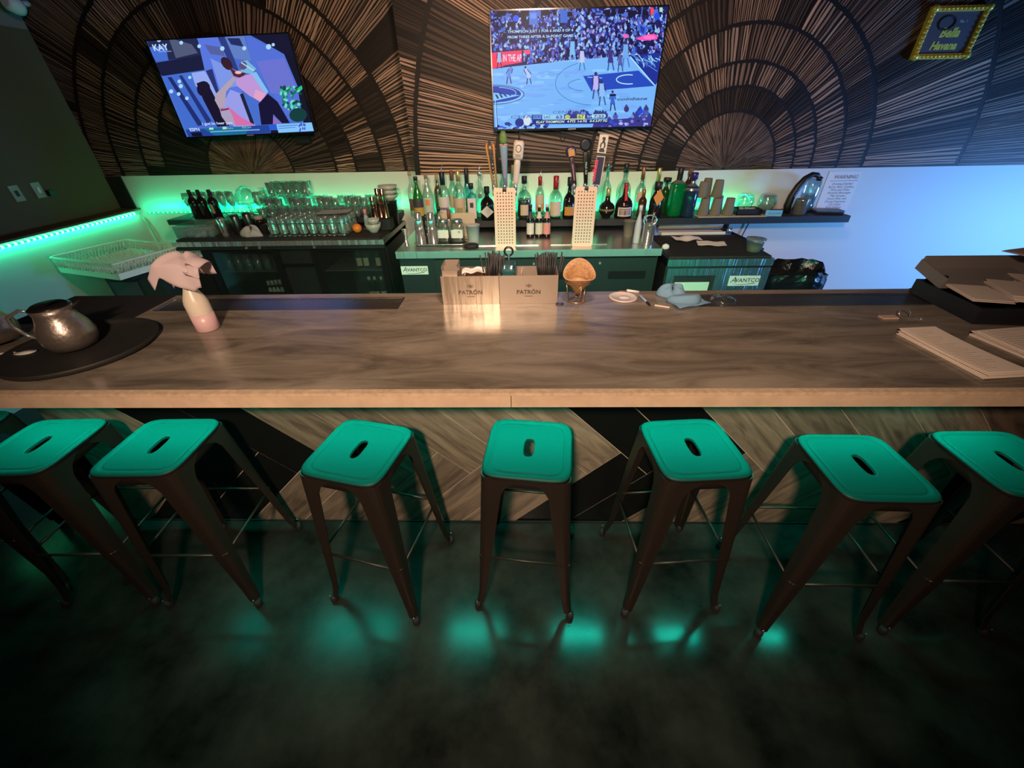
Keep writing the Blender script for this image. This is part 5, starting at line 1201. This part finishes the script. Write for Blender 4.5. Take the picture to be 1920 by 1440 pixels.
# contents of the left cooler, seen through its doors
for i, (x, lb) in enumerate(((-1.42, 'brown bottle on the upper cooler shelf behind the right glass door, left one'), (-1.36, 'brown bottle on the upper cooler shelf behind the right glass door, middle one'), (-1.25, 'bottle with pale label on the upper cooler shelf at the right'))):
    bottle(lb, x, 3.45, .669, .026, .175, 'wine', DKG, (WL if i == 2 else BEI, .85, .5), [(.1, .5, BEI, 1.2)], name='cooler_bottle')
for i, (x, lb) in enumerate(((-1.36, 'dark bottle with white cap at lower right inside the cooler, leftmost'), (-1.31, 'dark bottle with white cap at lower right inside the cooler, second'), (-1.25, 'pale bottle at lower right inside the cooler, third'), (-1.20, 'pale blue bottle at lower right inside the cooler, last'))):
    bottle(lb, x, 3.42, .34, .024, .25, 'beer', DKG if i < 2 else GLB, (WL, .9, .5), [(.1, .5, WL if i > 1 else BEI, 1.2)], name='cooler_bottle')
for i in range(7):
    bottle(['white capped bottle inside the left door, %s of the slanting row' % q for q in ('first', 'second', 'third', 'fourth', 'fifth', 'sixth', 'last')][i], -2.34+.045*i, 3.44+.012*(6-i), .34, .020, .19+.008*i, 'beer', DKG, (WL, .80, .7), [(.5, .7, WL, 1.2)], name='cooler_bottle')
g4 = stack('clear glass chilling on the upper shelf behind the left cooler door', 'glasses chilling in the left cooler', .036, .13); first = True
for i in range(6):
    for j in range(2):
        l = (-2.56+.085*i, 3.42+.09*j, .669)
        lb = 'glass behind the left cooler door, upper shelf, %s row, %s from the left' % (('front', 'back')[j], ORD[i])
        if first: at(g4, l); first = False; g4['label'] = lb
        else: dup(g4, l, 0, lb)

# ================================================================== ON THE BAR
ZB = 1.0705
tag(MB().box((-2.13, 1.47, ZB), (-1.64, 1.762, ZB+.004)).obj('bar_mat', BLKM), 'black rubber mat covering the left rear corner of the bar top', 'mat')
t = thing('serving_tray', 'large round black serving tray under the steel pitcher at left', 'tray', (-1.598, 1.243, ZB))
MB().lathe([(.0, 0), (.212, 0), (.222, .006), (.227, .022), (.222, .024), (.214, .014), (.205, .006), (.0, .006)], seg=64, cap=False).obj('tray_disc', M('tray_black', (0.016, 0.016, 0.014), 0.62, bump=(200, .2, .001)), t)
def pitcher(label, x, y, rz):
    t = thing('steel_pitcher', label, 'pitcher', (x, y, ZB+.007), rz)
    t.scale = (.86, .86, .80)
    MB().lathe([(.050, 0), (.072, .006), (.088, .035), (.092, .065), (.084, .105), (.068, .140), (.062, .165), (.068, .192), (.065, .192), (.058, .165), (.064, .14), (.08, .105), (.088, .065), (.084, .035), (.06, .008), (.0, .006)], seg=36, cap=False).obj('belly', M('hammered_steel', (0.46, 0.39, 0.35), 0.34, 0.85, bump=(55, .4, .004)), t)
    MB().tube([(.064, 0, .18), (.10, 0, .190), (.145, 0, .165), (.150, 0, .12), (.125, 0, .075), (.088, 0, .045)], [.005, .0065, .008, .0075, .006, .004], seg=10).obj('handle', CHROME, t)
    MB().lathe([(.066, .190), (.066, .196), (.05, .206), (.0, .210)], seg=30).obj('lid', M('lid_dark', (0.04, 0.035, 0.035), 0.3, 0.8), t)
    MB().rings([[(-.055-.055*f, s_*(.030*(1-f)+.004), .180+.028*f-.022*(1-abs(s_))*(1-f)) for s_ in (-1, -.5, 0, .5, 1)] for f in (0, .35, .7, 1)], close=False).obj('spout', CHROME, t)
    MB().rings([[(-.03+.060*math.cos(a)*f, .045*math.sin(a)*f, .216-.03*math.cos(a)*f) for a in [2*PI*i/24 for i in range(24)]] for f in (.05, .5, 1)], cap0=True).obj('tipped_lid', M('hammered_steel', (0.5, 0.46, 0.43), .24, 1), t)
    return t
pitcher('round bellied steel pitcher with open lid on the black tray', -1.635, 1.255, math.radians(200))
pitcher('second steel pitcher cut off by the left edge of the picture', -1.985, 1.30, math.radians(190))
t = thing('white_spoon', 'white spoon end lying on the tray at the left edge', 'spoon', (-1.775, 1.205, ZB+.007), .2); MB().lathe([(.018, 0), (.022, .004), (.0, .006)], seg=16, sx=1.6).tube([(-.03, 0, .004), (-.12, 0, .006)], .004).obj('spoon_body', WHT, t)
# spray bottle with cloth
t = thing('spray_bottle', 'white spray bottle half full of pink liquid standing on the bar', 'bottle', (-1.243, 1.405, ZB))
MB().lathe([(.036, .0), (.0405, .004), (.0405, .070)], seg=28).obj('liquid_part', M('pink_liquid', (0.62, 0.40, 0.42), 0.35), t)
MB().lathe([(.0405, .0702), (.0405, .112), (.036, .130), (.022, .162), (.014, .185), (.0135, .215)], seg=28, cap=False).obj('bottle_body', M('white_bottle_plastic', (0.66, 0.58, 0.48), 0.35), t)
MB().lathe([(.015, .205), (.016, .23), (.012, .235)], seg=16).box((-.045, -.010, .235), (.02, .010, .262)).obj('spray_head', WHT, t)
PCL = M('pink_cloth', (0.50, 0.40, 0.42), 0.95)
random.seed(5)
t = thing('cleaning_cloth', 'pinkish cloth draped over the top of the spray bottle', 'cloth', (-1.232, 1.395, ZB+.200), math.radians(10)); t.scale = (.72, .72, .90)
# draped sheet: a square folded down over the sprayer
mb = MB(); n = 26
def cz(u, v):
    x = u*.118 + .010*math.sin(v*2+1); y = v*.070 + .012*u
    z = .098 - .050*abs(u)**2.2 - .018*v*v + .016*math.exp(-((u-v*.5+.05)/.20)**2) - .012*math.exp(-((u+v*.4-.30)/.12)**2)
    if u > .55: z += .016*(u-.55)/.45
    return (x*(1-.10*max(0, abs(v)-.4)), y*(1-.30*max(0, abs(u)-.5)), z)
G = [[cz(-1+2*i/n, -1+2*j/n) for j in range(n+1)] for i in range(n+1)]
# front fold hanging down
def fz(u, w_):
    x, y, z = cz(u, -1); return (x*(1-.14*w_), y - .014*w_ - .010*math.sin(u*4+.5)*w_, z - w_*(.062+.022*math.sin(u*2.4+.6)))
Gf = [[fz(-1+2*i/n, j/6) for j in range(7)] for i in range(n+1)]
def bz(u, w_):
    x, y, z = cz(u, 1); return (x, y + .010*w_, z - w_*(.06+.02*math.sin(u*4)))
Gb = [[bz(-1+2*i/n, j/4) for j in range(5)] for i in range(n+1)]
mb.rings([Gf[i][:0:-1] + G[i] + Gb[i][1:] for i in range(n+1)], close=False)
o = mb.obj('cloth', PCL, t); so_ = o.modifiers.new('thick', 'SOLIDIFY'); so_.thickness = .003
mb = MB()
mb.rings([[(.055+.065*f, -.055+.03*s_-.012*f, .055-.012*f+.018*math.sin(s_*3+f)) for s_ in (-1, -.6, -.2, .2, .6, 1)] for f in (0, .3, .6, 1)], close=False)
o = mb.obj('folded_corner', PCL, t); o.modifiers.new('thick', 'SOLIDIFY').thickness = .004

# bar caddies
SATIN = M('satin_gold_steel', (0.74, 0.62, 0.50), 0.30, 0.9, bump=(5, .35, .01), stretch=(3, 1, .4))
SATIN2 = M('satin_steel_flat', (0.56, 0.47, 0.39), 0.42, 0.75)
def caddy(label, x0, x1, mat):
    cx = (x0+x1)/2; t = thing('bar_caddy', label, 'caddy', (cx, 1.632, ZB)); w = (x1-x0)/2
    MB().box((-w, 0, 0), (w, .003, .125)).box((-w, .125, 0), (w, .128, .125)).box((-w, .003, 0), (-w+.003, .125, .125)).box((w-.003, .003, 0), (w, .125, .125)).box((-w+.003, .003, 0), (w-.003, .125, .004)).box((-w*.25, .003, .004), (-w*.25+.002, .125, .105)).obj('steel_box', mat, t)
    text('PATRÓN', .026, INK if x0 > -.2 else M('etched', (0.12, 0.07, 0.05), .5), t, (0, -.0015, .045), bold=.0004)
    MB().box((-.017, -.0012, .034), (.017, -.0004, .036)).obj('small_line', M('etched', (0.12, 0.07, 0.05), .5), t)
    b_ = MB()
    for a in (-60, -30, 0, 30, 60):
        r_ = math.radians(a); b_.quad([(0.002*math.cos(r_), -.0012, .072), (.016*math.sin(r_)-.003*math.cos(r_), -.0012, .073+.012*math.cos(r_)), (.020*math.sin(r_), -.0012, .074+.017*math.cos(r_)), (.016*math.sin(r_)+.003*math.cos(r_), -.0012, .073+.012*math.cos(r_))])
    b_.obj('bee_emblem', M('etched', (0.12, 0.07, 0.05), .5), t)
    return t
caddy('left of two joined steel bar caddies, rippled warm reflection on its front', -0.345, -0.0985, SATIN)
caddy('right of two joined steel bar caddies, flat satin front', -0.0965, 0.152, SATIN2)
t = thing('coaster_holder', 'open steel box standing in the left end of the left caddy', 'holder', (-.305, 1.69, ZB+.005))
MB().box((-.032, -.05, 0), (-.030, .045, .16)).box((.030, -.05, 0), (.032, .045, .16)).box((-.030, .043, 0), (.030, .045, .16)).box((-.030, -.05, 0), (.030, -.048, .14)).box((-.030, -.005, 0), (.030, -.003, .15)).obj('box_shell', SATIN2, t)
sheet('paper_napkin', 'white napkins poking out of the left caddy', 'napkin', (-.21, 1.70, ZB+.118), .1, .10, .08, PAPERW, .008, 15)
STRW = M('straw_black', (0.012, 0.011, 0.012), .4)
random.seed(17)
for (cx, n_, spread, grp) in ((-.125, 22, .030, 'black straws in the left caddy'), (.112, 30, .034, 'black straws in the right caddy')):
    s0_ = None
    for k in range(n_):
        x = cx + U(-spread, spread)*.8; y = 1.69 + U(-.03, .03)
        if s0_ is None:
            s0_ = tag(MB().tube([(0, 0, 0), (0, 0, .195)], .0030, seg=6).obj('drinking_straw', STRW), 'thin black straw in the bunch rising from the %s' % ('left caddy' if cx < 0 else 'right caddy'), 'straw', grp); o = s0_
        else: o = s0_.copy(); COL.objects.link(o)
        o.location = (x, y, ZB+.006); o.rotation_euler = (U(-.10, .10), (x-cx)*5+U(-.06, .06), 0)
t = thing('garnish_cup', 'clear square cup of cut garnish in the right caddy', 'cup', (-.062, 1.70, ZB+.006)); MB().lathe([(.026, 0), (.034, .150), (.031, .150), (.024, .003)], seg=32, pw=6, cap=False).obj('cup_wall', GLB, t); MB().lathe([(.022, .01), (.028, .118), (.0, .122)], seg=16, pw=4).obj('garnish', BEI, t)
t = thing('bottle_opener', 'dark ring topped bottle opener standing in the right caddy', 'opener', (-.058, 1.745, ZB+.006)); MB().tube([(0, 0, 0), (0, 0, .17)], .005).tube([(.018*math.cos(a), 0, .188+.018*math.sin(a)) for a in [2*PI*i/18 for i in range(18)]], .0045, closed=True).obj('opener_body', M('gunmetal', (0.05, 0.06, 0.09), .3, .8), t)
t = thing('lime_squeezer', 'upright pale bar beside the straws in the right caddy', 'tool', (.080, 1.735, ZB+.006)); MB().box((-.004, -.004, 0), (.004, .004, .165)).obj('tool_bar', M('pale_bar', (0.4, 0.4, 0.38), .4), t)
# paper cone on wire stand
t = thing('cone_stand', 'small gold wire stand holding a paper fry cone', 'stand', (.240, 1.665, ZB), .2); t.scale = (1, 1, .86)
GW = M('gold_wire', (0.62, 0.40, 0.20), .3, .7)
mb = MB().tube([(.038*math.cos(a), .038*math.sin(a), .003) for a in [2*PI*i/20 for i in range(20)]], .0028, seg=6, closed=True).tube([(.052*math.cos(a), .052*math.sin(a), .098) for a in [2*PI*i/24 for i in range(24)]], .0028, seg=6, closed=True)
for k in range(3):
    a = k*2*PI/3+.5; b_ = a+.55; mb.tube([(.038*math.cos(a), .038*math.sin(a), .003), (.052*math.cos(a), .052*math.sin(a), .098)], .0025, seg=6).tube([(.038*math.cos(b_), .038*math.sin(b_), .003), (.052*math.cos(a+2.1), .052*math.sin(a+2.1), .098)], .0020, seg=6)
mb.obj('wire_frame', GW, t)
t = thing('fry_cone', 'brown paper lined cone basket standing in the gold wire stand', 'basket', (.240, 1.660, ZB+.018)); t.rotation_euler = (math.radians(10), 0, 0); t.scale = (1, 1, .88)
rs = []
for f in (.04, .3, .6, .85, 1.0):
    rs.append([((.066*f)*math.cos(a)*(1+.0*f), (.058*f)*math.sin(a), .135*f + (.022*f*f*math.sin(a))+.014*f*f*math.cos(2*a)*-1) for a in [2*PI*i/28 for i in range(28)]])
o = MB().rings(rs, cap0=True).obj('cone_wall', M('woven_brown', (0.50, 0.27, 0.12), .6, noise=(80, .5), bump=(90, .6, .004)), t); o.modifiers.new('thick', 'SOLIDIFY').thickness = .003
MB().tube([tuple(p) for p in rs[-1]], .003, closed=True, seg=6).obj('rim', M('rim_brown', (0.5, 0.3, 0.16), .6), t)
MB().lathe([(.0, .02), (.036, .085), (.040, .092), (.0, .104)], seg=16, cap=False).obj('paper_lining', M('lining', (0.55, 0.33, 0.16), .7, bump=(60, .8, .006)), t)
tag(MB().tube([(.016*math.cos(a), .009*math.sin(a), .003) for a in [2*PI*i/18 for i in range(18)]], .0022, closed=True, seg=6).obj('rubber_band', M('blue_ring', (.02, .03, .10), .4)), 'small dark ring lying at the right corner of the steel caddy', 'ring').location = (.162, 1.622, ZB)
t = thing('plastic_disc', 'round translucent white plastic lid lying on the bar', 'lid', (.448, 1.690, ZB)); MB().lathe([(.058, 0), (.062, .002), (.061, .006), (.052, .0075), (.050, .005), (.0, .005)], seg=36, cap=False).obj('lid_disc', M('milky_plastic', (0.58, 0.52, 0.52), .35), t); MB().lathe([(.018, .005), (.016, .009), (.0, .011)], seg=16, o=(.004, -.01, 0), sx=1.5).obj('lid_tab', M('milky_plastic', (0.58, 0.52, 0.52), .35), t)
t = thing('pen', 'blue and white pen with a black tip lying on the bar', 'pen', (.533, 1.652, ZB+.005), math.radians(-82)); MB().lathe([(.004, -.055), (.0048, -.05), (.0048, .025)], seg=10, mat=Matrix.Rotation(PI/2, 4, 'Y')).obj('barrel', M('pen_blue', (.25, .35, .6), .3), t); MB().lathe([(.005, .025), (.0045, .055), (.001, .065)], seg=10, mat=Matrix.Rotation(PI/2, 4, 'Y')).obj('tip', BLK, t)
BCL = M('blue_cloth', (0.17, 0.32, 0.46), .95)
blob('microfiber_cloth', 'blue microfiber cloth crumpled on the bar at the drip rail end', 'cloth', (.668, 1.715, ZB+.001), .062, 1.0, .80, .62, BCL, 6, .10)
BC = [o for o in bpy.data.objects if o.name.startswith('microfiber_cloth')][0]
random.seed(2)
rs = []
for f in (0, .25, .5, .7, .85, 1):
    rs.append([(.03 + (.072-.030*f*f)*math.cos(a)*(1+.10*math.sin(3*a)), -.085+(.042-.02*f*f)*math.sin(a)*(1+.12*math.cos(2*a+1)), .034*math.sin(f*PI/2)*(1+.2*math.cos(a+1))) for a in [2*PI*i/28 for i in range(28)]])
MB().rings(rs, cap0=True, cap1=True).obj('folded_lobe', BCL, BC)
sheet('cloth_fold', 'flat blue cloth piece lying under the crumpled blue cloth', 'cloth', (.712, 1.628, ZB), .30, .15, .10, BCL, .004, 23)
t = thing('wooden_stick', 'short pale wooden stick poking out left of the blue cloth', 'stick', (.590, 1.585, ZB+.003), math.radians(-25)); MB().box((-.03, -.004, -.002), (.03, .004, .002)).obj('stick_body', PAPER, t)
t = thing('glass_cover', 'small clear glass lid lying on the right drip rail', 'lid', (.872, 1.650, ZB+.001)); MB().lathe([(.052, 0), (.054, .003), (.040, .012), (.010, .016), (.008, .026), (.0, .028)], seg=28, cap=False).obj('lid_disc', GL, t)
t = thing('rolled_label', 'tiny white and brown roll at the rear edge of the bar', 'roll', (.505, 1.752, ZB)); MB().lathe([(.006, -.028), (.006, .028)], seg=10, mat=Matrix.Translation((0, 0, .006)) @ Matrix.Rotation(PI/2+.15, 4, 'Y')).obj('white_part', PAPERW, t); MB().lathe([(.005, -.02), (.005, .02)], seg=10, mat=Matrix.Translation((-.045, .0, .005)) @ Matrix.Rotation(PI/2, 4, 'Y')).obj('brown_part', BROWNL, t)
# keys
t = thing('key_ring', 'steel key ring with a pinkish tag lying on the bar', 'keys', (1.485, 1.462, ZB), 0)
MB().tube([(.022*math.cos(a), .010*math.sin(a), .018+.016*math.sin(a)) for a in [2*PI*i/20 for i in range(20)]], .0016, closed=True, seg=6).obj('ring', CHROME, t); MB().box((-.085, -.014, .0), (-.025, .012, .006)).obj('tag', M('tag_pink', (0.55, 0.38, 0.30), .5), t)
MB().box((.015, -.018, .0), (.055, -.010, .003)).lathe([(.011, 0), (.011, .003)], seg=12, o=(.06, -.012, 0)).obj('key', CHROME, t); MB().box((.0, -.028, .0), (.030, -.022, .003)).obj('key', CHROME, t)
# menus and papers
def pstack(name, label, cat, loc, rz, w, d, h, n, mat=PAPER, lines=0, jit=.006, seed=1, curl=.0):
    random.seed(seed); t = thing(name, label, cat, loc, rz); th = h/n
    for i in range(n):
        dx, dy, a = U(-jit, jit), U(-jit, jit), U(-.012, .012)
        mb = MB(); m_ = 6
        for k in range(m_):
            f0, f1 = k/m_, (k+1)/m_
            z0 = i*th + curl*(i/n)*abs(f0-.5)**2*4; z1 = i*th + curl*(i/n)*abs(f1-.5)**2*4
            X0, X1 = -w/2+w*f0+dx, -w/2+w*f1+dx; Y0, Y1 = -d/2+dy, d/2+dy
            T = th*.8
            mb.quad([(X0, Y0, z0+T), (X1, Y0, z1+T), (X1, Y1, z1+T), (X0, Y1, z0+T)]).quad([(X0, Y0, z0), (X1, Y0, z1), (X1, Y0, z1+T), (X0, Y0, z0+T)]).quad([(X1, Y1, z1), (X0, Y1, z0), (X0, Y1, z0+T), (X1, Y1, z1+T)])
            if k == 0: mb.quad([(X0, Y1, z0), (X0, Y0, z0), (X0, Y0, z0+T), (X0, Y1, z0+T)])
            if k == m_-1: mb.quad([(X1, Y0, z1), (X1, Y1, z1), (X1, Y1, z1+T), (X1, Y0, z1+T)])
        mb.obj('sheet', mat, t)
    if lines:
        mb = MB(); z = h + .0015 + curl
        for k in range(lines):
            x = -w/2 + w*(.06+.88*k/lines); l = U(.25, .8)*d*.8; zz = h-.001+curl*abs((x/w))**2*4
            mb.quad([(x, -d*.36, zz+.001), (x+w*.008, -d*.36, zz+.001), (x+w*.008, -d*.36+l, zz+.001), (x, -d*.36+l, zz+.001)])
        mb.obj('print_line', M('faint_ink', (0.48, 0.38, 0.30), .8), t)
    return t
pstack('menu_stack', 'stack of long cream menus lying on the bar at right, nearest the edge', 'menus', (1.437, 1.178, ZB), math.radians(-85), .30, .135, .018, 6, lines=22, seed=3, curl=.006)
pstack('menu_stack', 'stack of cream menus at the right edge, behind the nearest menu stack', 'menus', (1.735, 1.175, ZB), math.radians(-82), .30, .22, .018, 6, lines=20, seed=4, curl=.004)
t = thing('black_caddy_box', 'low black box full of papers at the right rear of the bar', 'box', (1.93, 1.545, ZB), math.radians(-5))
w, d_, h = .225, .165, .060
MB().box((-w, -d_, 0), (w, d_, .006)).box((-w, -d_, .006), (w, -d_+.008, h)).box((-w, d_-.008, .006), (w, d_, h)).box((-w, -d_+.008, .006), (-w+.008, d_-.008, h)).box((w-.008, -d_+.008, .006), (w, d_-.008, h)).obj('box_shell', M('box_navy_black', (0.010, 0.011, 0.016), .5), t)
pstack('receipt_stack', 'stack of cream papers on the left of the black box', 'papers', (1.80, 1.535, ZB+.062), math.radians(-14), .13, .17, .012, 4, seed=6, lines=0)
pstack('receipt_stack', 'stack of cream papers leaning in the middle of the black box', 'papers', (1.955, 1.535, ZB+.064), math.radians(-22), .13, .20, .020, 5, seed=7)
pstack('receipt_stack', 'stack of grey pink papers at the back right of the black box', 'papers', (2.10, 1.60, ZB+.066), math.radians(-20), .13, .17, .024, 5, seed=8)
t = thing('receipt_tray', 'grey open tray tipped up behind the black box at the right', 'tray', (1.93, 1.69, ZB+.075)); t.rotation_euler = (math.radians(14), 0, math.radians(-1))
GT2 = M('grey_tray', (0.20, 0.18, 0.18), .5)
MB().box((-.20, -.075, 0), (.20, .075, .005)).box((-.20, .070, .005), (.20, .078, .060)).box((-.205, -.075, 0), (-.198, .078, .045)).box((.198, -.075, 0), (.205, .078, .060)).obj('tray_shell', GT2, t)
MB().lathe([(.01, 0), (.01, .004)], seg=10, o=(-.13, 0, .005)).obj('button', BLK, t)
MB().box((-.14, -.02, -.065), (-.12, .06, 0)).box((.12, -.02, -.065), (.14, .06, 0)).obj('foot', GT2, t)
pstack('receipt_stack', 'pinkish paper held up above the grey tray at the right edge', 'papers', (2.13, 1.70, 1.245), math.radians(16), .22, .13, .006, 2, mat=M('pink_paper', (.55, .38, .34), .8), seed=9)
tag(MB().box((2.18, 1.72, ZB+.0), (2.20, 1.74, 1.244)).obj('ticket_post', BLK), 'black post under the pinkish paper at the right edge', 'post')
t = thing('oval_ring', 'clear ring lying at the rear edge of the bar by the black box', 'ring', (1.76, 1.755, ZB)); MB().tube([(.022*math.cos(a), .008*math.sin(a), .003) for a in [2*PI*i/16 for i in range(16)]], .002, closed=True, seg=6).obj('ring_body', CHROME, t)
